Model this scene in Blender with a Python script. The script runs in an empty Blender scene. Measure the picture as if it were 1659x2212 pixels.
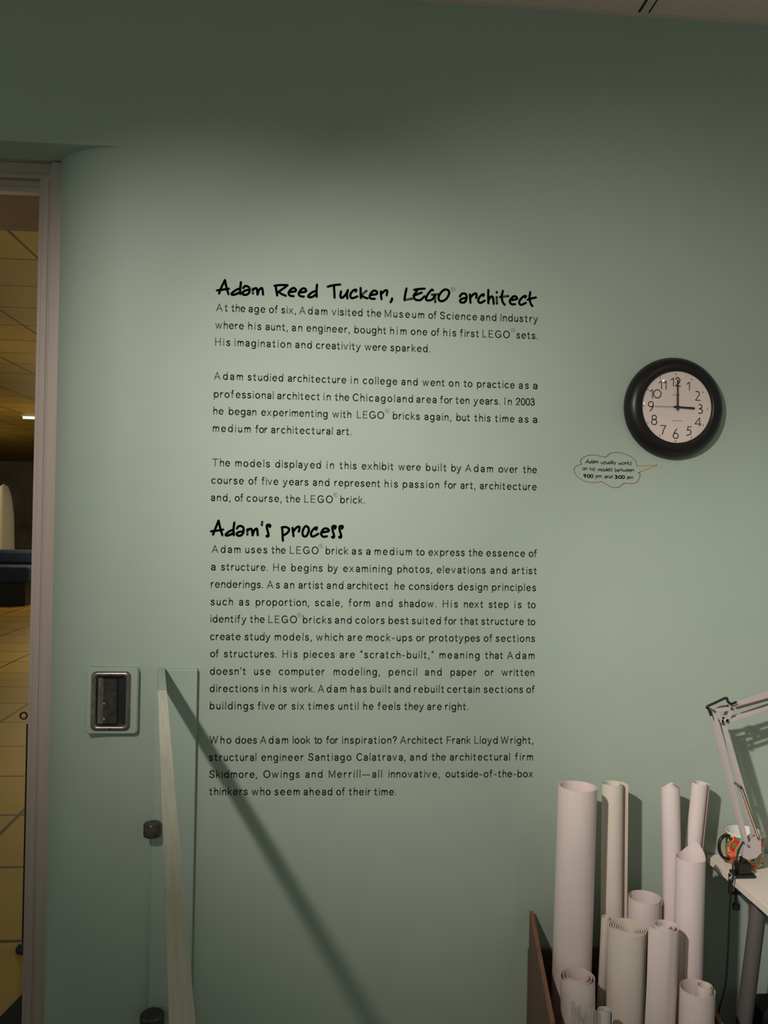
import bpy, bmesh, math, random
from mathutils import Vector, Matrix

random.seed(4)
PI = math.pi
S = bpy.context.scene
C = S.collection

# ------------------------------------------------------------------ camera
EYE = 1.75            # eye height
DIST = 2.6            # eye to the lettered wall (the wall front is the plane y = 0)
FPX = 1800.0          # focal length in pixels of the 1659 x 2212 frame
CX, CY = 829.5, 1106.0
YAW, PITCH, ROLL = 0.0796, 0.0087, 0.0178


def cam_rot():
    cy, sy = math.cos(YAW), math.sin(YAW)
    cp, sp = math.cos(PITCH), math.sin(PITCH)
    cr, sr = math.cos(ROLL), math.sin(ROLL)
    Ry = Matrix(((cy, -sy, 0), (sy, cy, 0), (0, 0, 1)))
    Rp = Matrix(((1, 0, 0), (0, cp, sp), (0, -sp, cp)))
    Rr = Matrix(((cr, 0, sr), (0, 1, 0), (-sr, 0, cr)))
    return Rr @ Rp @ Ry


RC = cam_rot()
EYEP = Vector((0, -DIST, EYE))
cam_d = bpy.data.cameras.new('camera')
cam_d.sensor_fit = 'HORIZONTAL'
cam_d.sensor_width = 36.0
cam_d.lens = FPX * 36.0 / 1659.0
cam_d.clip_start = 0.02
cam_d.clip_end = 200
cam = bpy.data.objects.new('camera', cam_d)
C.objects.link(cam)
rx, fw, up = RC[0], RC[1], RC[2]
cam.matrix_world = Matrix(((rx[0], up[0], -fw[0], EYEP[0]),
                           (rx[1], up[1], -fw[1], EYEP[1]),
                           (rx[2], up[2], -fw[2], EYEP[2]),
                           (0, 0, 0, 1)))
S.camera = cam

# ------------------------------------------------------------------ light
S.view_settings.view_transform = 'Standard'
S.view_settings.look = 'None'
S.view_settings.gamma = 1.0
S.view_settings.use_curve_mapping = False
S.view_settings.exposure = 0.0

w = bpy.data.worlds.new('world')
S.world = w
w.use_nodes = True
bg = w.node_tree.nodes['Background']
bg.inputs['Color'].default_value = (0.88, 1.0, 0.88, 1)
bg.inputs['Strength'].default_value = 0.20


def spot(name, loc, target, watts, size_deg, blend, color, radius):
    d = bpy.data.lights.new(name, 'SPOT')
    d.energy = watts
    d.spot_size = math.radians(size_deg)
    d.spot_blend = blend
    d.color = color
    d.shadow_soft_size = radius
    o = bpy.data.objects.new(name, d)
    C.objects.link(o)
    o.location = loc
    o.rotation_euler = (Vector(target) - Vector(loc)).to_track_quat('-Z', 'Y').to_euler()
    return o


def point(name, loc, watts, color, radius):
    d = bpy.data.lights.new(name, 'POINT')
    d.energy = watts
    d.color = color
    d.shadow_soft_size = radius
    o = bpy.data.objects.new(name, d)
    C.objects.link(o)
    o.location = loc
    return o


WARM = (1.0, 0.91, 0.845)
spot('track_spot_text', (-0.95, -2.41, 2.80), (-0.281, 0, 1.821), 131, 53.6, 1.0, WARM, 0.035)
spot('track_spot_clock', (-0.92, -2.40, 2.80), (0.994, 0, 1.498), 160, 63.5, 1.0, WARM, 0.035)
spot('track_spot_desk', (-0.86, -2.40, 2.80), (1.935, 0, 0.969), 244, 36.5, 1.0, WARM, 0.035)
spot('track_spot_right', (1.5, -2.0, 3.3), (0.9, 0, 1.4), 8, 70, 1.0, WARM, 0.02)
for i, (x, y) in enumerate(((-2.6, 3.2), (-3.4, 8.0), (-5.0, 14.0), (-10.2, 17.2))):
    point('hall_fill', (x, y, 2.0), (20, 42, 70, 150)[i], ((1.0, 0.80, 0.42), (1.0, 0.80, 0.42), (1.0, 0.80, 0.42), (1.0, 0.92, 0.70))[i], 0.25)  # added unseen points that light the hall; the last brightens the white shape


# ------------------------------------------------------------------ helpers
def ray(u, v):
    d = Vector(((u - CX) / FPX, 1.0, -(v - CY) / FPX))
    return RC.transposed() @ d


def at(u, v, Y=0.0):
    d = ray(u, v)
    return EYEP + d * ((Y - EYEP.y) / d.y)


def atz(u, v, z):
    d = ray(u, v)
    return EYEP + d * ((z - EYEP.z) / d.z)


class MB:
    """collects geometry, links it as ONE mesh object"""
    def __init__(self):
        self.v, self.f = [], []

    def add(self, vs, fs):
        o = len(self.v)
        self.v += [tuple(p) for p in vs]
        self.f += [tuple(i + o for i in f) for f in fs]

    def box(self, a, b):
        x0, y0, z0 = a
        x1, y1, z1 = b
        self.add([(x0, y0, z0), (x1, y0, z0), (x1, y1, z0), (x0, y1, z0),
                  (x0, y0, z1), (x1, y0, z1), (x1, y1, z1), (x0, y1, z1)],
                 [(0, 3, 2, 1), (4, 5, 6, 7), (0, 1, 5, 4), (1, 2, 6, 5), (2, 3, 7, 6), (3, 0, 4, 7)])

    def hexa(self, bot, top):
        self.add(list(bot) + list(top),
                 [(3, 2, 1, 0), (4, 5, 6, 7), (0, 1, 5, 4), (1, 2, 6, 5), (2, 3, 7, 6), (3, 0, 4, 7)])

    def frame(self, d):
        d = Vector(d).normalized()
        a = Vector((0, 0, 1)) if abs(d.z) < 0.9 else Vector((1, 0, 0))
        e1 = d.cross(a).normalized()
        return e1, d.cross(e1).normalized()

    def bar(self, p, q, wd, th, side=(0, 1, 0)):
        """rectangular bar; wd across, th along 'side'"""
        p, q = Vector(p), Vector(q)
        d = (q - p).normalized()
        s = Vector(side)
        s = (s - d * s.dot(d)).normalized()
        e = d.cross(s).normalized()
        A = [p + e * (wd / 2 * i) + s * (th / 2 * j) for i, j in ((-1, -1), (1, -1), (1, 1), (-1, 1))]
        B = [q + e * (wd / 2 * i) + s * (th / 2 * j) for i, j in ((-1, -1), (1, -1), (1, 1), (-1, 1))]
        self.hexa(A, B)

    def tube(self, pts, r, n=12, cap=True):
        pts = [Vector(p) for p in pts]
        rs = r if isinstance(r, (list, tuple)) else [r] * len(pts)
        rings = []
        e1 = None
        for i, p in enumerate(pts):
            d = (pts[min(i + 1, len(pts) - 1)] - pts[max(i - 1, 0)]).normalized()
            if e1 is None:
                e1, _ = self.frame(d)
            else:
                e1 = (e1 - d * e1.dot(d)).normalized()
            e2 = d.cross(e1)
            rings.append([p + (e1 * math.cos(2 * PI * k / n) + e2 * math.sin(2 * PI * k / n)) * rs[i] for k in range(n)])
        vs = [v for R in rings for v in R]
        fs = []
        for i in range(len(pts) - 1):
            for k in range(n):
                fs.append((i * n + k, i * n + (k + 1) % n, (i + 1) * n + (k + 1) % n, (i + 1) * n + k))
        if cap:
            fs.append(tuple(range(n - 1, -1, -1)))
            fs.append(tuple((len(pts) - 1) * n + k for k in range(n)))
        self.add(vs, fs)

    def lathe(self, prof, c, n=64, axis='y', close=False):
        """prof: (radius, height along axis)"""
        vs, fs = [], []
        for r, h in prof:
            for k in range(n):
                a = 2 * PI * k / n
                if axis == 'y':
                    vs.append((c[0] + r * math.cos(a), c[1] + h, c[2] + r * math.sin(a)))
                else:
                    vs.append((c[0] + r * math.cos(a), c[1] + r * math.sin(a), c[2] + h))
        m = len(prof)
        for i in range(m - 1):
            for k in range(n):
                fs.append((i * n + k, i * n + (k + 1) % n, (i + 1) * n + (k + 1) % n, (i + 1) * n + k))
        if close:
            fs.append(tuple(range(n)))
            fs.append(tuple((m - 1) * n + k for k in range(n)))
        self.add(vs, fs)

    def ribbon(self, pts, r, y, thick=0.0004, y_of=None):
        """pen stroke on a wall-parallel plane: pts are (x, z); round ends and joints"""
        m = 14
        ya, yb = y, y - thick
        for x, z in pts:
            o = [(x + r * math.cos(2 * PI * k / m), yb, z + r * math.sin(2 * PI * k / m)) for k in range(m)]
            self.add(o, [tuple(range(m))])
        for (x0, z0), (x1, z1) in zip(pts[:-1], pts[1:]):
            dx, dz = x1 - x0, z1 - z0
            L = math.hypot(dx, dz)
            if L < 1e-7:
                continue
            nx, nz = -dz / L * r, dx / L * r
            self.add([(x0 - nx, yb, z0 - nz), (x1 - nx, yb, z1 - nz), (x1 + nx, yb, z1 + nz), (x0 + nx, yb, z0 + nz)], [(0, 1, 2, 3)])

    def build(self, name, mat, parent=None, smooth=0, bevel=0):
        me = bpy.data.meshes.new(name)
        me.from_pydata(self.v, [], self.f)
        me.update()
        bm = bmesh.new()
        bm.from_mesh(me)
        bmesh.ops.recalc_face_normals(bm, faces=bm.faces)
        bm.to_mesh(me)
        bm.free()
        me.materials.append(mat)
        o = bpy.data.objects.new(name, me)
        C.objects.link(o)
        if parent is not None:
            o.parent = parent
            if parent.type == 'EMPTY':
                o.matrix_parent_inverse = Matrix.Translation(-Vector(parent.location))
        if bevel:
            b = o.modifiers.new('bevel', 'BEVEL')
            b.width = bevel
            b.segments = 2
            b.limit_method = 'ANGLE'
        if smooth:
            for p in me.polygons:
                p.use_smooth = True
            me.set_sharp_from_angle(angle=math.radians(smooth))
        return o


def tag(o, label=None, cat=None, group=None, kind=None):
    if label:
        o['label'] = label
    if cat:
        o['category'] = cat
    if group:
        o['group'] = group
    if kind:
        o['kind'] = kind
    return o


def thing(name, loc, label, cat, group=None):
    o = bpy.data.objects.new(name, None)
    C.objects.link(o)
    o.location = loc
    o.empty_display_size = 0.05
    return tag(o, label, cat, group)


def smooth_path(pts, n=6):
    """Catmull-Rom through pts"""
    pts = [tuple(p) for p in pts]
    if len(pts) < 3:
        return pts
    closed = pts[0] == pts[-1]
    out = []
    for i in range(len(pts) - 1):
        p1, p2 = pts[i], pts[i + 1]
        p0 = pts[i - 1] if i > 0 else (pts[-2] if closed else p1)
        p3 = pts[i + 2] if i + 2 < len(pts) else (pts[1] if closed else p2)
        for k in range(n):
            t = k / n
            out.append(tuple(0.5 * (2 * b + (c - a) * t + (2 * a - 5 * b + 4 * c - d) * t * t + (3 * b - a - 3 * c + d) * t ** 3)
                             for a, b, c, d in zip(p0, p1, p2, p3)))
    out.append(pts[-1])
    return out


# ------------------------------------------------------------------ materials
def mat(name, col, rough=0.6, metal=0.0, noise=0.0, nscale=20.0, bump=0.0, bscale=200.0, spec=0.5, stretch=None, rotz=0):
    m = bpy.data.materials.new(name)
    m.use_nodes = True
    nt = m.node_tree
    b = nt.nodes['Principled BSDF']
    b.inputs['Base Color'].default_value = (*col, 1)
    b.inputs['Roughness'].default_value = rough
    b.inputs['Metallic'].default_value = metal
    b.inputs['Specular IOR Level'].default_value = spec
    tc = nt.nodes.new('ShaderNodeTexCoord')
    vec = tc.outputs['Object']
    if stretch:
        mp = nt.nodes.new('ShaderNodeMapping')
        mp.inputs['Scale'].default_value = stretch
        if rotz:
            m2 = nt.nodes.new('ShaderNodeMapping')
            m2.inputs['Rotation'].default_value = (0, 0, math.radians(rotz))
            nt.links.new(vec, m2.inputs['Vector'])
            vec = m2.outputs['Vector']
        nt.links.new(vec, mp.inputs['Vector'])
        vec = mp.outputs['Vector']
    if noise:
        n = nt.nodes.new('ShaderNodeTexNoise')
        n.inputs['Scale'].default_value = nscale
        n.inputs['Detail'].default_value = 5
        nt.links.new(vec, n.inputs['Vector'])
        r = nt.nodes.new('ShaderNodeValToRGB')
        r.color_ramp.elements[0].position = 0.3
        r.color_ramp.elements[1].position = 0.7
        r.color_ramp.elements[0].color = (*[c * (1 - noise) for c in col], 1)
        r.color_ramp.elements[1].color = (*[min(1, c * (1 + noise)) for c in col], 1)
        nt.links.new(n.outputs['Fac'], r.inputs['Fac'])
        nt.links.new(r.outputs['Color'], b.inputs['Base Color'])
    if bump:
        n2 = nt.nodes.new('ShaderNodeTexNoise')
        n2.inputs['Scale'].default_value = bscale
        n2.inputs['Detail'].default_value = 3
        nt.links.new(vec, n2.inputs['Vector'])
        bp = nt.nodes.new('ShaderNodeBump')
        bp.inputs['Strength'].default_value = bump
        bp.inputs['Distance'].default_value = 0.002
        nt.links.new(n2.outputs['Fac'], bp.inputs['Height'])
        nt.links.new(bp.outputs['Normal'], b.inputs['Normal'])
    return m


def emit(name, col, strength):
    m = bpy.data.materials.new(name)
    m.use_nodes = True
    nt = m.node_tree
    nt.nodes.remove(nt.nodes['Principled BSDF'])
    e = nt.nodes.new('ShaderNodeEmission')
    e.inputs['Color'].default_value = (*col, 1)
    e.inputs['Strength'].default_value = strength
    nt.links.new(e.outputs['Emission'], nt.nodes['Material Output'].inputs['Surface'])
    return m


def tiles(name, col, line, sx, sy, ox, oy, lw, rough):
    """flat slabs with dark joints; sx, sy slab size, ox, oy phase, lw joint width"""
    m = mat(name, col, rough, noise=0.10, nscale=1.2, spec=0.15)
    nt = m.node_tree
    b = nt.nodes['Principled BSDF']
    src = b.inputs['Base Color'].links[0].from_socket
    g = nt.nodes.new('ShaderNodeNewGeometry')
    sep = nt.nodes.new('ShaderNodeSeparateXYZ')
    nt.links.new(g.outputs['Position'], sep.inputs['Vector'])

    def joint(sock, s, o):
        a = nt.nodes.new('ShaderNodeMath'); a.operation = 'SUBTRACT'; a.inputs[1].default_value = o - lw / 2
        d = nt.nodes.new('ShaderNodeMath'); d.operation = 'DIVIDE'; d.inputs[1].default_value = s
        f = nt.nodes.new('ShaderNodeMath'); f.operation = 'FRACT'
        l = nt.nodes.new('ShaderNodeMath'); l.operation = 'LESS_THAN'; l.inputs[1].default_value = lw / s
        nt.links.new(sock, a.inputs[0]); nt.links.new(a.outputs[0], d.inputs[0])
        nt.links.new(d.outputs[0], f.inputs[0]); nt.links.new(f.outputs[0], l.inputs[0])
        return l.outputs[0]
    mx = nt.nodes.new('ShaderNodeMath'); mx.operation = 'MAXIMUM'
    nt.links.new(joint(sep.outputs['X'], sx, ox), mx.inputs[0])
    nt.links.new(joint(sep.outputs['Y'], sy, oy), mx.inputs[1])
    mix = nt.nodes.new('ShaderNodeMix'); mix.data_type = 'RGBA'
    nt.links.new(mx.outputs[0], mix.inputs['Factor'])
    nt.links.new(src, mix.inputs['A'])
    mix.inputs['B'].default_value = (*line, 1)
    nt.links.new(mix.outputs['Result'], b.inputs['Base Color'])
    return m


M_WALL = mat('green_wall_paint', (0.395, 0.475, 0.397), 0.55, noise=0.015, nscale=6, bump=0.06, bscale=350)
M_GPANEL = mat('green_panel_paint', (0.39, 0.475, 0.40), 0.5, noise=0.015, nscale=8)
M_FRAME = mat('beige_frame_paint', (0.44, 0.36, 0.31), 0.5, noise=0.05, nscale=30, stretch=(1, 1, 0.05))
M_CEIL = mat('acoustic_tile', (0.80, 0.62, 0.53), 0.9, noise=0.10, nscale=160, bump=0.5, bscale=220)
M_TEE = mat('ceiling_grid_metal', (0.72, 0.57, 0.49), 0.5)
M_GAP = mat('dark_gap', (0.02, 0.018, 0.015), 0.9)
M_FLOOR = mat('grey_floor', (0.36, 0.34, 0.30), 0.6, noise=0.1)
M_PRINT = mat('black_vinyl', (0.030, 0.026, 0.024), 0.55)
M_GREY = mat('grey_vinyl', (0.085, 0.083, 0.066), 0.55)
M_ORANGE = mat('orange_vinyl', (0.55, 0.17, 0.05), 0.6)
M_CLKRIM = mat('black_plastic', (0.011, 0.010, 0.009), 0.36, spec=0.35)
M_CLKFACE = mat('clock_face_paper', (0.80, 0.68, 0.60), 0.7)
M_HAND = mat('black_hand', (0.015, 0.013, 0.013), 0.4)
M_NUM = mat('brown_print', (0.09, 0.05, 0.04), 0.6)
M_FAINT = mat('faint_print', (0.45, 0.38, 0.36), 0.6)
M_STEEL = mat('dull_steel', (0.30, 0.26, 0.24), 0.30, 0.9, noise=0.25, nscale=60)
M_STEELD = mat('dark_steel', (0.10, 0.085, 0.08), 0.35, 0.8, noise=0.3, nscale=60)
M_LEG = mat('grey_leg_paint', (0.17, 0.155, 0.15), 0.4, 0.3)
M_CHROME = mat('chrome', (0.75, 0.72, 0.70), 0.12, 1.0)
M_BLACK = mat('black_enamel', (0.012, 0.012, 0.013), 0.4)
M_RUBBER = mat('black_cord', (0.012, 0.012, 0.012), 0.6)
M_PALEWOOD = mat('pale_wood', (0.64, 0.63, 0.52), 0.6, noise=0.10, nscale=10, stretch=(22, 0.7, 1), rotz=-11)
M_BIN = mat('brown_wood', (0.13, 0.062, 0.035), 0.5, noise=0.3, nscale=10, stretch=(6, 6, 0.6))
M_BINEDGE = mat('brown_wood_edge', (0.22, 0.10, 0.05), 0.5, noise=0.2, nscale=20)
M_DESK = mat('white_laminate', (0.88, 0.79, 0.68), 0.4)
M_DESKEDGE = mat('grey_edge_band', (0.42, 0.39, 0.36), 0.5)
M_LAMP = mat('white_lamp_enamel', (0.54, 0.48, 0.47), 0.35)
M_SPRING = mat('spring_steel', (0.34, 0.25, 0.17), 0.45, 0.9)
M_BOX = mat('black_box', (0.01, 0.01, 0.011), 0.7)
M_HALLFLOOR = None
M_BLUE = mat('navy_cloth', (0.025, 0.045, 0.10), 0.8, noise=0.3, nscale=4)
M_WHITE = mat('white_plaster', (0.75, 0.75, 0.66), 0.6)
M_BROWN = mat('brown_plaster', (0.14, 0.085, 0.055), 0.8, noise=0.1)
M_HALLWALL = mat('dark_hall_wall', (0.20, 0.17, 0.11), 0.8, noise=0.3, nscale=1.5)
M_MAT = mat('dark_mat', (0.012, 0.014, 0.020), 0.9, bump=0.5, bscale=300)


def paper(name, col):
    m = mat(name, col, 0.75, noise=0.035, nscale=9, stretch=(3, 3, 0.6))
    b = m.node_tree.nodes['Principled BSDF']
    return m


M_PAPER = paper('white_paper', (0.77, 0.655, 0.61))
M_PAPERP = paper('pinkish_paper', (0.77, 0.655, 0.63))
M_PAPERC = paper('cream_paper', (0.74, 0.66, 0.57))
M_PAPERG = paper('grey_paper', (0.62, 0.59, 0.56))

# glass of the clock: mostly clear, mirror-like at a glance
M_GLASS = bpy.data.materials.new('clock_glass')
M_GLASS.use_nodes = True
nt = M_GLASS.node_tree
nt.nodes.remove(nt.nodes['Principled BSDF'])
_t = nt.nodes.new('ShaderNodeBsdfTransparent')
_g = nt.nodes.new('ShaderNodeBsdfGlossy')
_g.inputs['Roughness'].default_value = 0.06
_w = nt.nodes.new('ShaderNodeLayerWeight')
_w.inputs['Blend'].default_value = 0.5
_p = nt.nodes.new('ShaderNodeMath'); _p.operation = 'POWER'; _p.inputs[1].default_value = 4.0
_f = nt.nodes.new('ShaderNodeMath'); _f.operation = 'MULTIPLY_ADD'; _f.inputs[1].default_value = 0.55; _f.inputs[2].default_value = 0.04
nt.links.new(_w.outputs['Facing'], _p.inputs[0])
nt.links.new(_p.outputs[0], _f.inputs[0])
_m = nt.nodes.new('ShaderNodeMixShader')
nt.links.new(_f.outputs[0], _m.inputs[0])
nt.links.new(_t.outputs[0], _m.inputs[1])
nt.links.new(_g.outputs[0], _m.inputs[2])
nt.links.new(_m.outputs[0], nt.nodes['Material Output'].inputs['Surface'])

# thin clear film
M_FILM = bpy.data.materials.new('clear_film')
M_FILM.use_nodes = True
nt = M_FILM.node_tree
b = nt.nodes['Principled BSDF']
b.inputs['Base Color'].default_value = (0.55, 0.53, 0.50, 1)
b.inputs['Roughness'].default_value = 0.18
b.inputs['Alpha'].default_value = 0.55

# bright swirled pattern of the mug
M_MUG = bpy.data.materials.new('swirl_glaze')
M_MUG.use_nodes = True
nt = M_MUG.node_tree
b = nt.nodes['Principled BSDF']
b.inputs['Roughness'].default_value = 0.2
tc = nt.nodes.new('ShaderNodeTexCoord')
n = nt.nodes.new('ShaderNodeTexNoise')
n.inputs['Scale'].default_value = 12
n.inputs['Detail'].default_value = 0.6
n.inputs['Distortion'].default_value = 2.2
r = nt.nodes.new('ShaderNodeValToRGB')
r.color_ramp.interpolation = 'CONSTANT'
els = [(0.0, (0.02, 0.05, 0.20)), (0.30, (0.02, 0.10, 0.03)), (0.36, (0.70, 0.66, 0.45)), (0.40, (0.08, 0.24, 0.05)), (0.47, (0.45, 0.50, 0.10)),
       (0.50, (0.02, 0.06, 0.02)), (0.53, (0.70, 0.62, 0.45)), (0.55, (0.75, 0.20, 0.05)), (0.60, (0.62, 0.03, 0.03)), (0.68, (0.10, 0.28, 0.06))]
cr = r.color_ramp
cr.elements[0].position = els[0][0]; cr.elements[0].color = (*els[0][1], 1)
cr.elements[1].position = els[1][0]; cr.elements[1].color = (*els[1][1], 1)
for p, c in els[2:]:
    e = cr.elements.new(p)
    e.color = (*c, 1)
nt.links.new(tc.outputs['Object'], n.inputs['Vector'])
nt.links.new(n.outputs['Fac'], r.inputs['Fac'])
nt.links.new(r.outputs['Color'], b.inputs['Base Color'])

# ------------------------------------------------------------------ the room shell
ZC = EYE + 1.6361                     # ceiling
ZH = at(130, 310, 0).z                # underside of the wall over the doorway
XC = at(272, 700, 0).x                # where the wall begins to round into the doorway
RA, RB = 0.265, 0.22                  # the rounded corner: width, depth
XR = 2.6
m = MB()
# flat part
YF = 0.135                            # front of the door frame
m.add([(XC, 0, 0), (XR, 0, 0), (XR, 0, ZC), (XC, 0, ZC), (XC, 0, ZH)], [(0, 1, 2, 3, 4)])
# over the doorway, with its underside
XL = -2.6
m.add([(XL, 0, ZH), (XC, 0, ZH), (XC, 0, ZC), (XL, 0, ZC)], [(0, 1, 2, 3)])
m.add([(XL, 0, ZH), (XC, 0, ZH), (XC, 0.34, ZH), (XL, 0.34, ZH)], [(0, 1, 2, 3)])
# rounded corner
N = 28
arc = [(XC - RA * math.sin(PI / 2 * k / N), RB * (1 - math.cos(PI / 2 * k / N))) for k in range(N + 1)]
arc.append((XC - RA, 0.34))
vs = [(x, y, z) for x, y in arc for z in (0, ZH)]
m.add(vs, [(2 * k, 2 * k + 2, 2 * k + 3, 2 * k + 1) for k in range(len(arc) - 1)])
# back of the wall, towards the hall
m.add([(XC - RA, 0.34, 0), (XR, 0.34, 0), (XR, 0.34, 4.2), (XL, 0.34, 4.2), (XL, 0.34, ZH), (XC - RA, 0.34, ZH)], [(0, 1, 2, 3, 4, 5)])
wall = m.build('wall_back', M_WALL, smooth=40)
tag(wall, kind='structure')

m = MB()
m.box((-2.6, -4.2, -0.05), (2.6, 0.0, 0.0))
tag(m.build('floor', M_FLOOR), kind='structure')
m = MB()
m.box((-2.6, -4.2, ZC), (2.6, 0.0, ZC + 0.03))
tag(m.build('ceiling', M_CEIL), kind='structure')
# wall angle and the tee of the ceiling grid
m = MB()
m.box((-2.6, -0.022, ZC - 0.002), (2.6, 0.0, ZC - 0.0002))
tag(m.build('trim_1', M_TEE), kind='structure')
tx = atz(1392, 24, ZC).x
m = MB()
m.box((tx - 0.012, -4.2, ZC - 0.004), (tx + 0.012, -0.022, ZC - 0.0002))
tag(m.build('trim_2', M_TEE), kind='structure')
m = MB()
for s in (-1, 1):
    m.box((tx + s * 0.0155 - 0.0035, -4.2, ZC - 0.0015), (tx + s * 0.0155 + 0.0035, -0.022, ZC - 0.0001))
tag(m.build('trim_3', M_GAP), kind='structure')

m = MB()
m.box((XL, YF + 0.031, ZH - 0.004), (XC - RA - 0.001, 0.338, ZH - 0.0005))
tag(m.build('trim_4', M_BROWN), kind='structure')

# steel door frame: stepped jamb and head
jr = at(115, 800, YF).x
jw = 0.053
zt = at(60, 350, YF).z                # top of the frame
m = MB()


def jamb(x1):
    # stepped section in plan, from the wall side to the opening
    m.box((x1 - jw * 0.30, YF - 0.010, 0), (x1 + 0.02, YF + 0.10, zt))
    m.box((x1 - jw * 0.42, YF - 0.0082, 0), (x1 - jw * 0.30, YF + 0.10, zt - 0.02))
    m.box((x1 - jw * 0.78, YF - 0.0095, 0), (x1 - jw * 0.42, YF + 0.10, zt - 0.045))
    m.box((x1 - jw, YF - 0.006, 0), (x1 - jw * 0.78, YF + 0.10, zt - 0.055))


jamb(jr)
dw = 1.15
for k, (za, zb, y0) in enumerate(((zt - 0.042, zt, YF + 0.004), (zt - 0.055, zt - 0.042, YF - 0.010), (zt - 0.083, zt - 0.055, YF + 0.010), (zt - 0.097, zt - 0.083, YF - 0.004))):
    m.box((jr - dw, y0, za), (jr - jw * 0.3, YF + 0.03, zb))
m.box((jr - dw - 0.05, YF, 0), (jr - dw, YF + 0.10, zt))
tag(m.build('door_1', M_FRAME, bevel=0.0015), kind='structure')

# ------------------------------------------------------------------ the hall beyond the doorway
HC = 2.0                              # hall ceiling above the eye
fy0 = atz(30, 2033, 0).y
fys = (atz(30, 1612, 0).y - fy0) / 4
fx0 = atz(63, 1413, 0).x
cy0 = atz(40, 560, EYE + HC).y
cys = (atz(40, 735, EYE + HC).y - cy0) / 4
cx0 = atz(80, 722, EYE + HC).x
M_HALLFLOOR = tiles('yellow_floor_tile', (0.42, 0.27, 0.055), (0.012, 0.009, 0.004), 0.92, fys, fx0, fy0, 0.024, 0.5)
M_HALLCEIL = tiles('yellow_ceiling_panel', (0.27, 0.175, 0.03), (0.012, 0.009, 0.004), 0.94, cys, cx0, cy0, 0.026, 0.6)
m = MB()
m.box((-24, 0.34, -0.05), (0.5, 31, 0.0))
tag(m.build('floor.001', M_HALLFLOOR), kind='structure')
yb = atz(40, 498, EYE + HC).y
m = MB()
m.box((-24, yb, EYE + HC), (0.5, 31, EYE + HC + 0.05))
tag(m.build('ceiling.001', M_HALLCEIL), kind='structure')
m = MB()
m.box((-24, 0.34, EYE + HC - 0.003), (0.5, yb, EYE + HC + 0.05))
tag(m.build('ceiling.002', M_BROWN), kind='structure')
m = MB()
m.box((-24, 31, 0), (0.5, 31.1, EYE + HC))
tag(m.build('wall_far', M_HALLWALL), kind='structure')

# bench, glow shape, lamps, stanchion, mat in the hall
p = atz(58, 1310, 0)
bw = 3.4
t = thing('bench', (p.x - bw / 2, p.y + 0.5, 0), 'navy padded bench on a black base far down the yellow hall', 'bench')
m = MB(); m.box((p.x - bw, p.y + 0.03, 0.0), (p.x - 0.04, p.y + 1.0, 0.44)); m.build('base', M_BLACK, t, bevel=0.01)
m = MB(); m.box((p.x - bw, p.y, 0.44), (p.x + 0.03, p.y + 1.0, 0.74)); m.build('seat', M_BLUE, t, bevel=0.05)
m = MB(); m.box((p.x - bw, p.y + 0.72, 0.74), (p.x - 0.08, p.y + 1.02, 1.02)); m.build('backrest', M_BLUE, t, bevel=0.06)
p = atz(4, 1262, 0)
m = MB()
prof = [(0.0, 0.0), (0.26, 0.0), (0.28, 0.1), (0.27, 0.9), (0.24, 1.7), (0.18, 2.15), (0.10, 2.38), (0.0, 2.45)]
m.lathe(prof, (p.x, p.y, 0.0), 40, axis='z')
tag(m.build('glow_shape', M_WHITE, smooth=60), 'white round-topped shape standing in for a wall glow behind the navy bench', 'glow_shape')  # added solid standing in for a soft glow on the hall wall
M_TUBE = emit('lit_tube', (1.0, 0.92, 0.75), 3.0)
for (u0, u1, v, lab) in ((50, 76, 897, 'short bright ceiling lamp beside the door jamb in the hall'),
                         (-16, 11, 998, 'dim small ceiling lamp at the left edge above the white glow shape')):
    a = atz(u0, v, EYE + HC); b_ = atz(u1, v, EYE + HC)
    t = thing('ceiling_lamp', ((a.x + b_.x) / 2, a.y, EYE + HC), lab, 'lamp')
    r = 0.022 if v < 950 else 0.03
    m = MB(); m.tube([(a.x, a.y, EYE + HC - 0.05), (b_.x, a.y, EYE + HC - 0.05)], r, 10)
    m.build('tube', M_TUBE, t)
    m = MB(); m.box((a.x - 0.02, a.y - 0.05, EYE + HC - 0.026), (b_.x + 0.02, a.y + 0.05, EYE + HC)); m.build('housing', M_WHITE, t)

p = atz(54, 2052, 0)
t = thing('stanchion', (p.x, p.y, 0), 'thin black stanchion post with a ring on top behind the door jamb', 'stanchion')
zp = at(60, 1562, p.y).z
m = MB(); m.tube([(p.x, p.y, 0.02), (p.x, p.y, zp)], 0.013, 14); m.build('post', M_BLACK, t, smooth=40)
m = MB(); m.lathe([(0.0, 0.0), (0.035, 0.0), (0.035, 0.01), (0.02, 0.03), (0.0, 0.032)], (p.x + 0.0, p.y, 0.0), 32, axis='z'); m.build('base', M_BLACK, t, smooth=40)
rc = at(51, 1546, p.y)
m = MB(); m.tube([(rc.x + 0.013 * math.cos(a), p.y, rc.z + 0.013 * math.sin(a)) for a in [2 * PI * k / 24 for k in range(25)]], 0.0035, 8)
m.build('ring', M_BLACK, t, smooth=60)
q0, q1, q2 = atz(70, 2128, 0.004), atz(0, 2203, 0.004), atz(-60, 2262, 0.004)
m = MB()
m.hexa([(q0.x, q0.y, 0.001), (q2.x, q2.y, 0.001), (q2.x + 0.35, q2.y - 0.5, 0.001), (q0.x + 0.35, q0.y - 0.5, 0.001)],
       [(q0.x, q0.y, 0.010), (q2.x, q2.y, 0.010), (q2.x + 0.35, q2.y - 0.5, 0.010), (q0.x + 0.35, q0.y - 0.5, 0.010)])
tag(m.build('floor_mat', M_MAT), 'dark floor mat just past the door frame at the bottom left', 'mat')

# ------------------------------------------------------------------ the lettering
GL = {}


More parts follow.
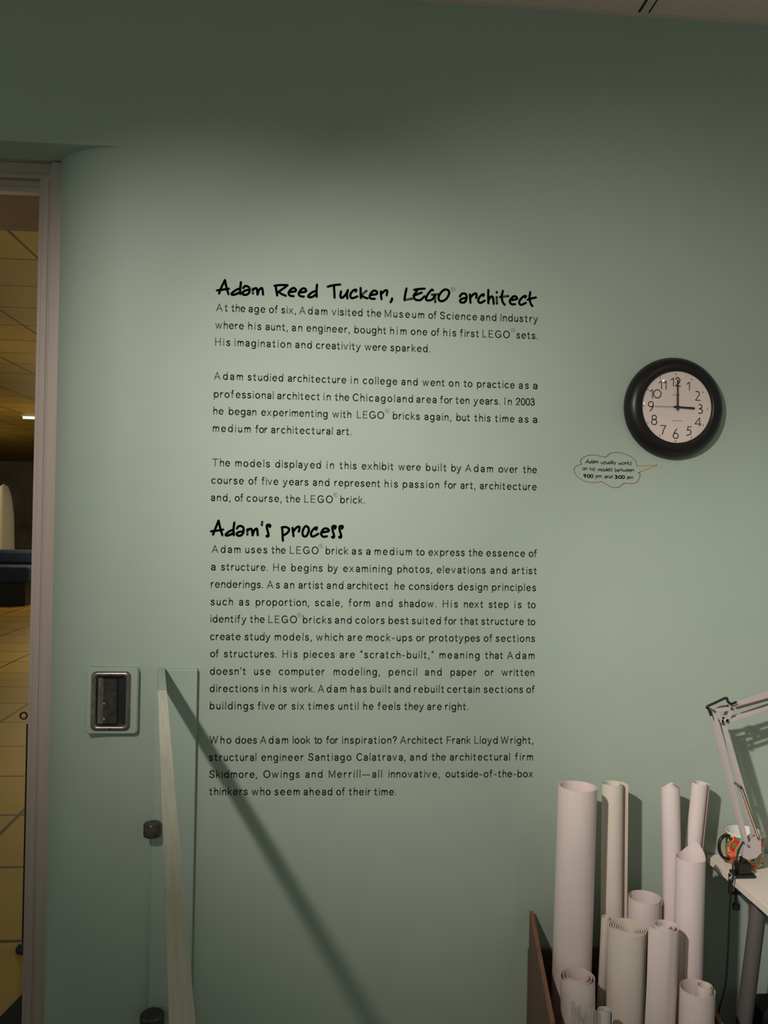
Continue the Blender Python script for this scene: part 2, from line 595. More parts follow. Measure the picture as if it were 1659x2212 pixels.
def arc_(cx_, cy_, rx_, ry_, a0, a1, n=14):
    return [(cx_ + rx_ * math.cos(math.radians(a0 + (a1 - a0) * k / n)), cy_ + ry_ * math.sin(math.radians(a0 + (a1 - a0) * k / n))) for k in range(n + 1)]


def cv(*p):
    return smooth_path(list(p), 4)


# plain monoline sans letters, capital height 1, pen centre lines
SANS = {
    'a': [[(.44, .46), (.44, .05)], cv((.05, .52), (.11, .63), (.25, .675), (.39, .62), (.44, .46)), cv((.44, .40), (.25, .37), (.08, .30), (.045, .17), (.12, .07), (.24, .05), (.37, .10), (.44, .22))],
    'b': [[(.05, .99), (.05, .06)], arc_(.295, .36, .245, .31, 0, 360, 24)],
    'c': [arc_(.29, .36, .25, .31, 42, 318, 20)],
    'd': [[(.52, .99), (.52, .06)], arc_(.275, .36, .245, .31, 0, 360, 24)],
    'e': [[(.045, .385), (.53, .385)], arc_(.29, .36, .245, .31, 5, 322, 22)],
    'f': [cv((.30, .965), (.21, .975), (.145, .90), (.14, .78)), [(.14, .80), (.14, .06)], [(.0, .64), (.29, .64)]],
    'g': [[(.52, .66), (.52, -.02)], arc_(.275, .37, .245, .30, 0, 360, 24), cv((.52, -.02), (.46, -.17), (.28, -.225), (.08, -.16))],
    'h': [[(.05, .99), (.05, .06)], cv((.05, .44), (.13, .60), (.28, .67), (.42, .60), (.46, .44)), [(.46, .46), (.46, .06)]],
    'i': [[(.05, .66), (.05, .06)], [(.05, .895), (.05, .915)]],
    'k': [[(.05, .99), (.05, .06)], [(.43, .66), (.06, .29)], [(.18, .42), (.46, .06)]],
    'l': [[(.05, .99), (.05, .06)]],
    'm': [[(.05, .66), (.05, .06)], cv((.05, .44), (.12, .60), (.25, .67), (.37, .60), (.40, .44)), [(.40, .46), (.40, .06)], cv((.40, .44), (.47, .60), (.60, .67), (.72, .60), (.75, .44)), [(.75, .46), (.75, .06)]],
    'n': [[(.05, .66), (.05, .06)], cv((.05, .44), (.13, .60), (.28, .67), (.42, .60), (.46, .44)), [(.46, .46), (.46, .06)]],
    'o': [arc_(.30, .36, .255, .31, 0, 360, 26)],
    'p': [[(.05, .66), (.05, -.22)], arc_(.295, .36, .245, .31, 0, 360, 24)],
    'r': [[(.05, .66), (.05, .06)], cv((.05, .40), (.10, .57), (.20, .65), (.31, .655))],
    's': [cv((.40, .555), (.33, .645), (.21, .67), (.09, .62), (.06, .51), (.12, .42), (.24, .37), (.37, .30), (.41, .19), (.34, .085), (.22, .05), (.09, .085), (.03, .18))],
    't': [[(.15, .86), (.15, .22)], cv((.15, .22), (.17, .09), (.24, .055), (.31, .06)), [(.0, .64), (.30, .64)]],
    'u': [[(.05, .66), (.05, .27)], cv((.05, .27), (.10, .11), (.23, .05), (.37, .11), (.45, .28)), [(.45, .66), (.45, .06)]],
    'v': [[(.0, .66), (.24, .06), (.48, .66)]],
    'w': [[(.0, .66), (.19, .06), (.38, .64), (.57, .06), (.76, .66)]],
    'x': [[(.02, .66), (.45, .06)], [(.44, .66), (.0, .06)]],
    'y': [[(.0, .66), (.25, .07)], cv((.49, .66), (.25, .07), (.17, -.14), (.09, -.215), (.0, -.21))],
    'A': [[(.0, .06), (.345, .95), (.69, .06)], [(.12, .35), (.57, .35)]],
    'C': [arc_(.42, .50, .37, .45, 42, 318, 24)],
    'E': [[(.52, .94), (.05, .94), (.05, .06), (.54, .06)], [(.05, .51), (.47, .51)]],
    'F': [[(.52, .94), (.05, .94), (.05, .06)], [(.05, .50), (.46, .50)]],
    'G': [arc_(.42, .50, .37, .45, 42, 330, 26), [(.45, .47), (.77, .47), (.77, .14)]],
    'H': [[(.05, .96), (.05, .06)], [(.66, .96), (.66, .06)], [(.05, .52), (.66, .52)]],
    'I': [[(.05, .96), (.05, .06)]],
    'L': [[(.05, .96), (.05, .06), (.50, .06)]],
    'M': [[(.05, .06), (.05, .94), (.42, .14), (.79, .94), (.79, .06)]],
    'O': [arc_(.44, .50, .39, .45, 0, 360, 30)],
    'S': [cv((.56, .76), (.48, .90), (.31, .95), (.13, .89), (.07, .74), (.14, .60), (.32, .52), (.52, .42), (.58, .26), (.50, .11), (.31, .05), (.12, .11), (.03, .26))],
    'T': [[(.0, .94), (.64, .94)], [(.32, .94), (.32, .06)]],
    'W': [[(.0, .95), (.24, .07), (.49, .92), (.74, .07), (.98, .95)]],
    '2': [cv((.04, .72), (.12, .90), (.28, .95), (.45, .88), (.50, .71), (.40, .50), (.20, .27)), [(.20, .27), (.03, .06), (.52, .06)]],
    '0': [arc_(.29, .50, .24, .45, 0, 360, 26)],
    '3': [cv((.05, .78), (.14, .91), (.27, .95), (.42, .89), (.47, .74), (.38, .58), (.22, .53)), cv((.22, .53), (.42, .48), (.51, .32), (.46, .14), (.28, .05), (.11, .10), (.03, .25))],
    ',': [[(.06, .075), (.06, .04), (.01, -.12)]],
    '.': [[(.05, .07), (.05, .09)]],
    '?': [cv((.03, .74), (.10, .90), (.24, .95), (.40, .88), (.44, .73), (.36, .58), (.25, .47), (.23, .33)), [(.23, .07), (.23, .09)]],
    "'": [[(.04, .96), (.03, .76)]],
    '\u201c': [[(.08, .97), (.03, .78)], [(.22, .97), (.17, .78)]],
    '\u201d': [[(.08, .97), (.03, .78)], [(.22, .97), (.17, .78)]],
    '-': [[(.02, .37), (.30, .37)]],
    '\u2014': [[(.0, .37), (.92, .37)]],
}
SPEN = 0.066


def glyph(ch):
    """outline pieces, ink extents and advance of one letter at size 1"""
    if ch not in GL:
        mm = MB()
        for st in SANS[ch]:
            mm.ribbon(st, SPEN, 0.0, 0.0)
        xs = [p[0] for p in mm.v]
        GL[ch] = ([(p[0], p[2]) for p in mm.v], mm.f, min(xs), max(xs), max(xs) - min(xs) + 0.14)
    return GL[ch]


def word(mb, s, u0, u1, base, y, size, hx=1.0):
    """one word: u0..u1 its inked extent (photo px), base(u) its baseline (photo px)"""
    P, Q = at(u0, base(u0), 0), at(u1, base(u1), 0)
    W = (Q - P).length
    e = (Q - P).normalized()
    up_ = Vector((0, 0, 1))
    gs = [glyph(c) for c in s]
    # natural layout
    x = -gs[0][2] * size * hx
    pos = []
    for g in gs:
        pos.append(x)
        x += g[4] * size * hx
    nat = pos[-1] + gs[-1][3] * size * hx
    k = hx
    if len(s) > 1:
        tr = (W - nat) / (len(s) - 1)
    else:
        tr = 0
        k = hx * W / nat
        pos = [-gs[0][2] * size * k]
    for i, g in enumerate(gs):
        vs = []
        for a, b_ in g[0]:
            p_ = P + e * (pos[i] + tr * i + a * size * k) + up_ * (b_ * size)
            vs.append((p_.x, y, p_.z))
        mb.add(vs, g[1])


KL, KR = 370 / 1659.0, 370 / 1659.0


def L(v):
    return 440 + v * KL


def R(v):
    return 800 + v * KR


def line(mb, words, b0, b1, size=0.0236, hx=1.0):
    """words: (text, left px, right px); b0, b1: two baseline points"""
    def base(u):
        return b0[1] + (b1[1] - b0[1]) * (u - b0[0]) / (b1[0] - b0[0])
    for s, u0, u1 in words:
        if s == '®':
            reg_mark(mb, (u0 + u1) / 2, base((u0 + u1) / 2) - 17.5, 4.5)
        else:
            word(mb, s, u0, u1, base, -0.0006, size, hx)


def wpts(pts):
    out = []
    for u, v in pts:
        p_ = at(u, v, 0)
        out.append((p_.x, p_.z))
    return out


def reg_mark(mb, u, v, r):
    c = at(u, v, 0)
    k = r / FPX * DIST
    mb.ribbon([(c.x + k * math.cos(2 * PI * i / 20), c.z + k * math.sin(2 * PI * i / 20)) for i in range(21)], 0.00038, -0.0002)
    q = k * 0.48
    mb.ribbon([(c.x - q * .6, c.z - q), (c.x - q * .6, c.z + q), (c.x + q * .4, c.z + q * .9), (c.x + q * .5, c.z + q * .3), (c.x - q * .5, c.z), (c.x + q * .7, c.z - q)], 0.00032, -0.0002)


def px_strokes(mb, strokes, ox, oy, sc, r, y=-0.0002, sm=True):
    for st in strokes:
        pts = [(ox + a / sc, oy + b_ / sc) for a, b_ in st]
        if sm and len(pts) > 2:
            pts = smooth_path(pts, 5)
        mb.ribbon(wpts(pts), r, y)


# big handwritten heading
PEN = 0.0037
H1 = thing('wall_heading', at(470, 640, 0), 'long black handwritten heading along the top of the wall text', 'lettering')


def words_of(strokes, counts, ox, oy, sc, par):
    k = 0
    for n_ in counts:
        mb = MB()
        px_strokes(mb, strokes[k:k + n_], ox, oy, sc, PEN)
        k += n_
        mb.build('word', M_PRINT, par)


A_ = [[(120, 262), (150, 180), (205, 68)], [(205, 68), (222, 150), (256, 272)], [(88, 215), (170, 205), (265, 190)],
      [(435, 95), (425, 180), (425, 270)], [(422, 190), (370, 205), (310, 250), (300, 272), (330, 278), (380, 262), (425, 235)],
      [(465, 182), (490, 155), (525, 155), (555, 180), (558, 225), (540, 262), (495, 280), (456, 265), (465, 240), (500, 215), (552, 205)],
      [(605, 262), (605, 190)], [(605, 207), (640, 184), (662, 195), (672, 275)], [(672, 275), (690, 215), (720, 185), (740, 190), (752, 278)],
      [(932, 145), (942, 220), (955, 290)], [(912, 148), (1000, 138), (1102, 140)], [(1102, 140), (1060, 175), (972, 235)], [(972, 235), (1020, 268), (1078, 292)],
      [(1122, 240), (1180, 234), (1215, 225), (1222, 205), (1200, 182), (1165, 188), (1125, 232), (1120, 270), (1145, 292), (1190, 298)],
      [(1266, 246), (1324, 240), (1360, 231), (1368, 211), (1346, 187), (1310, 193), (1270, 238), (1265, 276), (1290, 298), (1336, 304)],
      [(1525, 130), (1518, 215), (1520, 310)], [(1518, 220), (1460, 240), (1410, 280), (1400, 305), (1430, 315), (1480, 295), (1518, 262)]]
words_of(A_, (9, 8), 455, 595, 6.636, H1)
B_ = [[(98, 135), (170, 117), (250, 108)], [(172, 120), (178, 200), (180, 268)],
      [(258, 190), (250, 240), (260, 268), (290, 255), (325, 210), (340, 175)], [(337, 185), (328, 240), (335, 275)],
      [(432, 192), (440, 172), (410, 176), (375, 215), (370, 255), (395, 272), (455, 250)],
      [(492, 148), (492, 215), (495, 272)], [(562, 185), (500, 235)], [(500, 235), (530, 258), (575, 275)],
      [(605, 235), (660, 228), (685, 220), (688, 200), (665, 182), (635, 190), (605, 232), (600, 262), (620, 278), (662, 280)],
      [(735, 190), (735, 240), (742, 285)], [(738, 225), (770, 190), (798, 176), (810, 190), (802, 238)],
      [(868, 275), (862, 300), (850, 320)],
      [(1040, 155), (1025, 225), (1015, 295)], [(1015, 295), (1105, 278)],
      [(1130, 172), (1190, 162), (1258, 158)], [(1172, 172), (1150, 205), (1124, 242)], [(1124, 242), (1170, 225), (1222, 205)],
      [(1126, 244), (1140, 285), (1190, 297), (1225, 280), (1255, 248)],
      [(1356, 178), (1340, 172), (1295, 225), (1272, 280), (1295, 300), (1350, 285), (1378, 240)], [(1342, 230), (1425, 226)], [(1380, 232), (1383, 320)],
      [(1500, 168), (1460, 195), (1425, 250), (1430, 295), (1465, 308), (1515, 280), (1548, 220), (1540, 180), (1500, 168)]]
words_of(B_, (12, 10), 690, 595, 5.53, H1)
C_ = [[(742, 185), (765, 155), (800, 152), (818, 180), (812, 225), (790, 250), (755, 250), (745, 230), (765, 210), (814, 200)],
      [(855, 160), (858, 210), (862, 255)], [(860, 198), (892, 162), (918, 150), (930, 162), (926, 200)],
      [(1005, 178), (1010, 160), (985, 168), (955, 205), (950, 240), (975, 256), (1022, 230)],
      [(1062, 110), (1060, 190), (1062, 262)], [(1062, 228), (1085, 190), (1105, 185), (1115, 205), (1122, 268)],
      [(1155, 190), (1158, 265)], [(1154, 134), (1157, 142)],
      [(1225, 120), (1212, 180), (1220, 240), (1245, 278)], [(1190, 190), (1285, 180)],
      [(1308, 225), (1360, 218), (1384, 208), (1370, 185), (1340, 185), (1305, 225), (1305, 255), (1330, 272), (1362, 270)],
      [(1474, 195), (1482, 180), (1455, 184), (1415, 225), (1408, 258), (1430, 278), (1482, 255)],
      [(1532, 135), (1522, 200), (1535, 260), (1555, 292)], [(1500, 220), (1550, 205), (1595, 195)]]
words_of(C_, (14,), 850, 605, 5.184, H1)
h1 = MB()
reg_mark(h1, 978.8, 625.2, 4.4)
h1.build('registered_mark', M_PRINT, H1)

H2 = thing('wall_heading', at(457, 1158, 0), 'short black handwritten heading between the third and fourth text blocks', 'lettering')
D_ = [[(80, 215), (110, 140), (145, 52)], [(145, 52), (165, 140), (190, 222)], [(58, 175), (120, 168), (200, 155)],
      [(328, 72), (318, 150), (322, 222)], [(320, 155), (270, 175), (228, 213), (245, 225), (290, 210), (320, 190)],
      [(358, 142), (375, 118), (410, 115), (434, 140), (430, 190), (405, 222), (370, 225), (355, 205), (375, 185), (430, 175)],
      [(478, 215), (478, 150)], [(478, 167), (508, 146), (530, 157), (538, 222)], [(538, 222), (555, 170), (580, 145), (592, 157), (598, 222)],
      [(650, 65), (645, 105)],
      [(738, 125), (742, 105), (725, 98), (704, 107), (706, 145), (718, 190), (722, 225), (712, 236), (700, 228)],
      [(880, 130), (885, 210), (888, 285)], [(875, 130), (920, 125), (958, 145), (955, 175), (925, 205), (885, 225)],
      [(1000, 135), (1005, 180), (1012, 232)], [(1008, 178), (1040, 137), (1068, 120), (1082, 133), (1072, 180)],
      [(1155, 115), (1125, 150), (1115, 200), (1130, 232), (1160, 228), (1185, 180), (1185, 135), (1155, 115)],
      [(1272, 158), (1282, 130), (1255, 138), (1220, 180), (1215, 220), (1240, 235), (1300, 202)],
      [(1335, 190), (1385, 180), (1417, 173), (1415, 153), (1385, 140), (1355, 153), (1333, 190), (1335, 220), (1360, 238), (1398, 232)]]
for dx in (0, 82):
    D_.append([(1488 + dx, 145), (1500 + dx, 120), (1480 + dx, 112), (1461 + dx, 125), (1465 + dx, 170), (1477 + dx, 210), (1480 + dx, 240), (1467 + dx, 249), (1457 + dx, 241)])
for sl, blobs in ((D_[:11], ((732, 112), (708, 232))), (D_[11:], ((1492, 125), (1466, 242), (1574, 125), (1548, 242)))):
    h2 = MB()
    px_strokes(h2, sl, 445, 1115, 5.352, PEN)
    for a, b_ in blobs:
        px_strokes(h2, [[(a, b_), (a + 2, b_ + 1)]], 445, 1115, 5.352, PEN * 1.35)
    h2.build('word', M_PRINT, H2)

# the text blocks
def block(lines, label):
    (u, v) = lines[0][1]
    t_ = thing('wall_text', at(u, v, 0), label, 'lettering', 'grey printed text blocks on the wall')
    for words, b0, b1 in lines:
        mb = MB()
        line(mb, words, b0, b1)
        mb.build('text_line', M_GREY, t_)
    return t_


block([
    ([('At', L(120), L(232)), ('the', L(265), L(403)), ('age', L(435), L(597)), ('of', L(632), L(717)), ('six,', L(750), L(893)), ('Adam', L(925), L(1198)),
      ('visited', L(1238), L(1538)), ('the', L(1575), R(104)), ('Museum', R(138), R(522)), ('of', R(560), R(640)), ('Science', R(673), R(1033)), ('and', R(1065), R(1220)), ('Industry', R(1260), R(1622))],
     (470, 672.3), (1147, 696.4)),
    ([('where', L(112), L(388)), ('his', L(430), L(558)), ('aunt,', L(598), L(815)), ('an', L(853), L(955)), ('engineer,', L(995), L(1415)), ('bought', L(1458), R(152)), ('him', R(190), R(350)),
      ('one', R(390), R(550)), ('of', R(588), R(668)), ('his', R(705), R(830)), ('first', R(865), R(1050)), ('LEGO', R(1085), R(1350)), ('®', R(1363), R(1405)), ('sets.', R(1413), R(1620))],
     (470, 710), (1155, 732.6)),
    ([('His', L(110), L(257)), ('imagination', L(298), L(847)), ('and', L(887), L(1047)), ('creativity', L(1087), L(1520)), ('were', L(1558), R(157)), ('sparked.', R(193), R(578))],
     (475, 746.8), (928, 761.3))], 'three-line grey text block right under the long black heading')
block([
    ([('Adam', L(100), L(380)), ('studied', L(425), L(770)), ('architecture', L(815), L(1380)), ('in', L(1423), L(1495)), ('college', L(1540), R(260)), ('and', R(300), R(458)), ('went', R(503), R(718)),
      ('on', R(758), R(860)), ('to', R(900), R(988)), ('practice', R(1032), R(1397)), ('as', R(1437), R(1533)), ('a', R(1575), R(1617))], (470, 820.1), (1150, 840.6)),
    ([('professional', L(98), L(678)), ('architect', L(712), L(1123)), ('in', L(1160), L(1230)), ('the', L(1267), L(1408)), ('Chicagoland', L(1442), R(412)), ('area', R(445), R(640)), ('for', R(672), R(795)),
      ('ten', R(822), R(960)), ('years.', R(998), R(1257)), ('In', R(1298), R(1370)), ('2003', R(1407), R(1592))], (470, 859), (1150, 876.4)),
    ([('he', L(92), L(192)), ('began', L(242), L(510)), ('experimenting', L(557), L(1200)), ('with', L(1245), L(1430)), ('LEGO', L(1483), R(133)), ('®', R(143), R(185)), ('bricks', R(217), R(478)),
      ('again,', R(523), R(783)), ('but', R(832), R(963)), ('this', R(1003), R(1163)), ('time', R(1203), R(1395)), ('as', R(1435), R(1530)), ('a', R(1573), R(1615))], (466, 895.5), (1150, 913.6)),
    ([('medium', L(87), L(455)), ('for', L(497), L(617)), ('architectural', L(653), L(1250)), ('art.', L(1287), L(1432))], (466, 932.9), (760, 940.2))],
    'grey text block ending in a short line, second block from the top')
block([
    ([('The', L(82), L(255)), ('models', L(305), L(640)), ('displayed', L(693), L(1135)), ('in', L(1190), L(1262)), ('this', L(1312), L(1480)), ('exhibit', L(1530), R(222)), ('were', R(270), R(487)),
      ('built', R(537), R(735)), ('by', R(783), R(880)), ('Adam', R(918), R(1188)), ('over', R(1240), R(1427)), ('the', R(1475), R(1612))], (464, 1007.1), (1150, 1022.4)),
    ([('course', L(73), L(388)), ('of', L(433), L(518)), ('five', L(557), L(722)), ('years', L(765), L(1013)), ('and', L(1057), L(1217)), ('represent', L(1265), R(93)), ('his', R(137), R(265)),
      ('passion', R(313), R(667)), ('for', R(710), R(833)), ('art,', R(873), R(1018)), ('architecture', R(1060), R(1610))], (464, 1045.1), (1150, 1059.2)),
    ([('and,', L(70), L(260)), ('of', L(300), L(383)), ('course,', L(415), L(755)), ('the', L(790), L(935)), ('LEGO', L(973), L(1250)), ('®', L(1255), L(1300)), ('brick.', L(1322), L(1560))],
     (462, 1082.5), (788, 1088))], 'three-line grey text block right above the short black heading')
block([
    ([('Adam', L(78), L(357)), ('uses', L(402), L(615)), ('the', L(653), L(793)), ('LEGO', L(833), L(1112)), ('®', L(1112), L(1157)), ('brick', L(1180), L(1398)), ('as', L(1435), L(1533)), ('a', L(1573), L(1615)),
      ('medium', R(40), R(403)), ('to', R(440), R(525)), ('express', R(562), R(913)), ('the', R(948), R(1088)), ('essence', R(1123), R(1497)), ('of', R(1533), R(1612))], (462, 1194.1), (1150, 1203.3)),
    ([('a', L(70), L(115)), ('structure.', L(167), L(620)), ('He', L(672), L(795)), ('begins', L(847), L(1150)), ('by', L(1203), L(1300)), ('examining', L(1350), R(208)), ('photos,', R(260), R(598)),
      ('elevations', R(643), R(1115)), ('and', R(1163), R(1322)), ('artist', R(1370), R(1610))], (460, 1232.1), (1150, 1240.5)),
    ([('renderings.', L(68), L(575)), ('As', L(612), L(737)), ('an', L(777), L(877)), ('artist', L(918), L(1158)), ('and', L(1192), L(1352)), ('architect', L(1390), R(172)), ('he', R(233), R(333)),
      ('considers', R(372), R(803)), ('design', R(845), R(1137)), ('principles', R(1177), R(1603))], (460, 1269.5), (1150, 1277)),
    ([('such', L(67), L(283)), ('as', L(342), L(442)), ('proportion,', L(503), L(1020)), ('scale,', L(1077), L(1345)), ('form', L(1400), L(1610)), ('and', R(53), R(215)), ('shadow.', R(275), R(640)),
      ('His', R(700), R(847)), ('next', R(905), R(1092)), ('step', R(1145), R(1338)), ('is', R(1395), R(1463)), ('to', R(1518), R(1600))], (460, 1307.4), (1150, 1314)),
    ([('identify', L(65), L(413)), ('the', L(445), L(590)), ('LEGO', L(625), L(903)), ('®', L(905), L(950)), ('bricks', L(960), L(1238)), ('and', L(1270), L(1432)), ('colors', L(1468), R(137)), ('best', R(175), R(370)),
      ('suited', R(400), R(682)), ('for', R(713), R(835)), ('that', R(865), R(1043)), ('structure', R(1073), R(1485)), ('to', R(1517), R(1597))], (460, 1344.8), (1150, 1350.5)),
    ([('create', L(62), L(357)), ('study', L(395), L(645)), ('models,', L(687), L(1047)), ('which', L(1088), L(1352)), ('are', L(1392), L(1535)), ('mock-ups', L(1573), R(405)), ('or', R(443), R(528)),
      ('prototypes', R(568), R(1060)), ('of', R(1097), R(1180)), ('sections', R(1213), R(1593))], (460, 1382.7), (1150, 1386.9)),
    ([('of', L(62), L(145)), ('structures.', L(195), L(705)), ('His', L(762), L(908)), ('pieces', L(967), L(1267)), ('are', L(1318), L(1463)), ('“scratch-built,”', L(1515), R(613)), ('meaning', R(668), R(1057)),
      ('that', R(1107), R(1283)), ('Adam', R(1323), R(1590))], (460, 1419.9), (1150, 1423.7)),
    ([("doesn't", L(60), L(407)), ('use', L(487), L(648)), ('computer', L(728), L(1172)), ('modeling,', L(1257), R(92)), ('pencil', R(177), R(452)), ('and', R(528), R(690)), ('paper', R(775), R(1027)),
      ('or', R(1107), R(1195)), ('written', R(1270), R(1588))], (460, 1457.6), (1150, 1460.3)),
    ([('directions', L(58), L(527)), ('in', L(562), L(633)), ('his', L(673), L(803)), ('work.', L(838), L(1075)), ('Adam', L(1105), L(1382)), ('has', L(1423), L(1577)), ('built', L(1613), R(197)), ('and', R(230), R(387)),
      ('rebuilt', R(422), R(713)), ('certain', R(742), R(1060)), ('sections', R(1097), R(1477)), ('of', R(1510), R(1590))], (460, 1495), (1150, 1497)),
    ([('buildings', L(58), L(485)), ('five', L(520), L(687)), ('or', L(722), L(807)), ('six', L(850), L(972)), ('times', L(1007), L(1262)), ('until', L(1303), L(1500)), ('he', L(1543), R(30)), ('feels', R(67), R(290)),
      ('they', R(325), R(517)), ('are', R(550), R(690)), ('right.', R(723), R(950))], (460, 1532.4), (1012, 1534))], 'longest grey text block, ten lines under the short black heading')
block([
    ([('Who', L(55), L(268)), ('does', L(305), L(515)), ('Adam', L(545), L(818)), ('look', L(860), L(1032)), ('to', L(1067), L(1145)), ('for', L(1183), L(1302)), ('inspiration?', L(1340), R(255)), ('Architect', R(287), R(698)),
      ('Frank', R(738), R(970)), ('Lloyd', R(1007), R(1233)), ('Wright,', R(1260), R(1578))], (460, 1606.3), (1150, 1606.7)),
    ([('structural', L(50), L(510)), ('engineer', L(558), L(967)), ('Santiago', L(1012), L(1430)), ('Calatrava,', L(1478), R(340)), ('and', R(383), R(545)), ('the', R(590), R(730)), ('architectural', R(770), R(1352)), ('firm', R(1398), R(1575))],
     (460, 1643.8), (1150, 1642.6)),
    ([('Skidmore,', L(52), L(517)), ('Owings', L(577), L(928)), ('and', L(985), L(1150)), ('Merrill—all', L(1210), R(113)), ('innovative,', R(175), R(670)), ('outside-of-the-box', R(728), R(1573))], (460, 1680.6), (1150, 1679)),
    ([('thinkers', L(50), L(425)), ('who', L(463), L(648)), ('seem', L(685), L(930)), ('ahead', L(968), L(1245)), ('of', L(1283), L(1367)), ('their', L(1402), L(1617)), ('time.', R(33), R(250))], (460, 1717.6), (856, 1718))],
    'lowest grey text block, crossed by the slanting shadow of the rail')

# speech bubble beside the clock
SB = thing('speech_bubble', at(1312, 1015, 0), 'orange outlined speech bubble with small handwriting below the clock', 'lettering')
ol = MB()
O1 = [(1175, 345), (1150, 270), (1090, 205), (1000, 165), (920, 140), (850, 132), (770, 138), (720, 155), (690, 190), (655, 208)]
O2 = [(655, 208), (590, 195), (520, 178), (430, 172), (350, 190), (285, 225), (255, 260), (258, 295), (275, 322)]
O3 = [(275, 325), (200, 345), (160, 385), (150, 430), (175, 490), (230, 545), (320, 595), (430, 620), (520, 615), (600, 605)]
O4 = [(600, 605), (680, 650), (760, 695), (840, 705), (900, 685), (940, 650), (965, 630)]
O5 = [(965, 630), (1060, 637), (1130, 632), (1190, 595), (1220, 530), (1225, 475), (1195, 462)]
O6 = [(1175, 348), (1300, 348), (1500, 340)]
O7 = [(1500, 341), (1380, 388), (1240, 442), (1195, 462)]
px_strokes(ol, [O1, O2, O3, O4, O5], 1220, 960, 7.541, 0.00095)
px_strokes(ol, [O6, O7], 1220, 960, 7.541, 0.00095, sm=False)
ol.build('outline', M_ORANGE, SB)
# handwriting letters: x-height 1, baseline 0, (x, y up), then width
HF = {
    'A': ([[(0, 0), (.4, .95), (.65, 1.6)], [(.65, 1.6), (.8, .9), (1.05, 0)], [(-.1, .4), (.5, .5), (1.1, .6)]], 1.2),
    'd': ([[(.85, 1.5), (.78, .6), (.8, 0)], [(.78, .85), (.3, .6), (0, .15), (.2, 0), (.78, .45)]], 1.0),
    'a': ([[(.1, .75), (.35, 1), (.7, .8), (.7, .3), (.4, 0), (.05, .1), (.2, .4), (.7, .5)]], .9),
    'm': ([[(0, 0), (.02, .9)], [(.02, .6), (.3, .9), (.5, .7), (.52, 0)], [(.52, .4), (.8, .95), (1.0, .75), (1.05, 0)]], 1.2),
    'u': ([[(.05, .9), (0, .3), (.2, 0), (.5, .3), (.7, .9)], [(.7, .9), (.68, 0)]], .85),
    's': ([[(.55, .85), (.45, 1.1), (.2, 1.0), (.22, .6), (.35, .1), (.2, -.15), (.02, -.05)]], .65),
    'l': ([[(.1, 1.5), (.06, .7), (.1, 0)]], .3),
    'y': ([[(0, .9), (.1, .3), (.4, .3)], [(.7, .9), (.5, .1), (.3, -.5)]], .8),
    'w': ([[(0, .9), (.15, 0), (.5, .7)], [(.5, .7), (.65, 0), (1.05, .95)]], 1.15),
    'o': ([[(.4, 1), (.08, .7), (0, .25), (.25, 0), (.6, .2), (.72, .7), (.4, 1)]], .85),
    'r': ([[(.05, .95), (.1, 0)], [(.1, .5), (.4, .9), (.6, .9), (.6, .6)]], .75),
    'k': ([[(.1, 1.5), (.1, 0)], [(.65, .95), (.15, .45), (.7, 0)]], .8),
    'n': ([[(0, 0), (.02, .9)], [(.02, .55), (.35, .95), (.6, .75), (.62, 0)]], .8),
    'h': ([[(.05, 1.5), (.02, 0)], [(.02, .5), (.35, .9), (.58, .7), (.6, 0)]], .78),
    'i': ([[(.1, .9), (.1, 0)], [(.1, 1.3), (.12, 1.36)]], .3),
    'e': ([[(.05, .4), (.6, .55), (.6, .85), (.3, .95), (0, .45), (.15, .05), (.6, .05)]], .8),
    't': ([[(.4, 1.4), (.3, .6), (.4, 0)], [(0, .85), (.75, .95)]], .75),
    'b': ([[(.05, 1.5), (.02, 0)], [(.02, .5), (.4, .85), (.65, .5), (.4, .05), (.02, 0)]], .8),
    'p': ([[(.05, .9), (.02, -.6)], [(.02, .7), (.4, .95), (.65, .6), (.4, .1), (.05, .15)]], .8),
    '9': ([[(.6, .95), (.3, .75), (.05, 1.0), (.2, 1.35), (.55, 1.3), (.6, .9), (.4, 0)]], .8),
    '0': ([[(.4, 1.3), (.05, .95), (.05, .3), (.35, 0), (.7, .3), (.72, .95), (.4, 1.3)]], .9),
    '3': ([[(.05, 1.2), (.4, 1.35), (.6, 1.1), (.3, .75), (.65, .5), (.55, .1), (.05, .05)]], .8),
    ':': ([[(.06, .2), (.08, .22)], [(.06, .8), (.08, .82)]], .25),
}
hw = MB()


def hand_word(s, u0, u1, vb, xh, r, rc=None):
    nat = sum(HF[c][1] for c in s) - 0.12
    k = (u1 - u0) / nat
    x = u0
    for c in s:
        for st in HF[c][0]:
            pts = [(x + a * k, vb - b_ * xh + (a * k) * 0.03) for a, b_ in st]
            pts = smooth_path(pts, 5) if len(pts) > 2 else pts
            hw.ribbon(wpts([(1220 + a / 7.541, 960 + b_ / 7.541) for a, b_ in pts]), (rc if (c == ':' and rc) else r), -0.0002)
        x += HF[c][1] * k


for s, a, b_, vb in (('Adam', 342, 545, 305), ('usually', 588, 828, 318), ('works', 875, 1088, 328),
                     ('on', 290, 368, 417), ('his', 410, 495, 425), ('models', 540, 775, 434), ('between', 815, 1130, 442), ('pm', 503, 600, 540), ('and', 643, 775, 548), ('am', 1010, 1110, 560)):
    hand_word(s, a, b_, vb, 38, 0.00088)
for s, a, b_, vb in (('9:00', 305, 460, 540), ('3:00', 815, 975, 556)):
    hand_word(s, a, b_, vb, 38, 0.0014, 0.0006)
hw.build('handwriting', M_PRINT, SB)

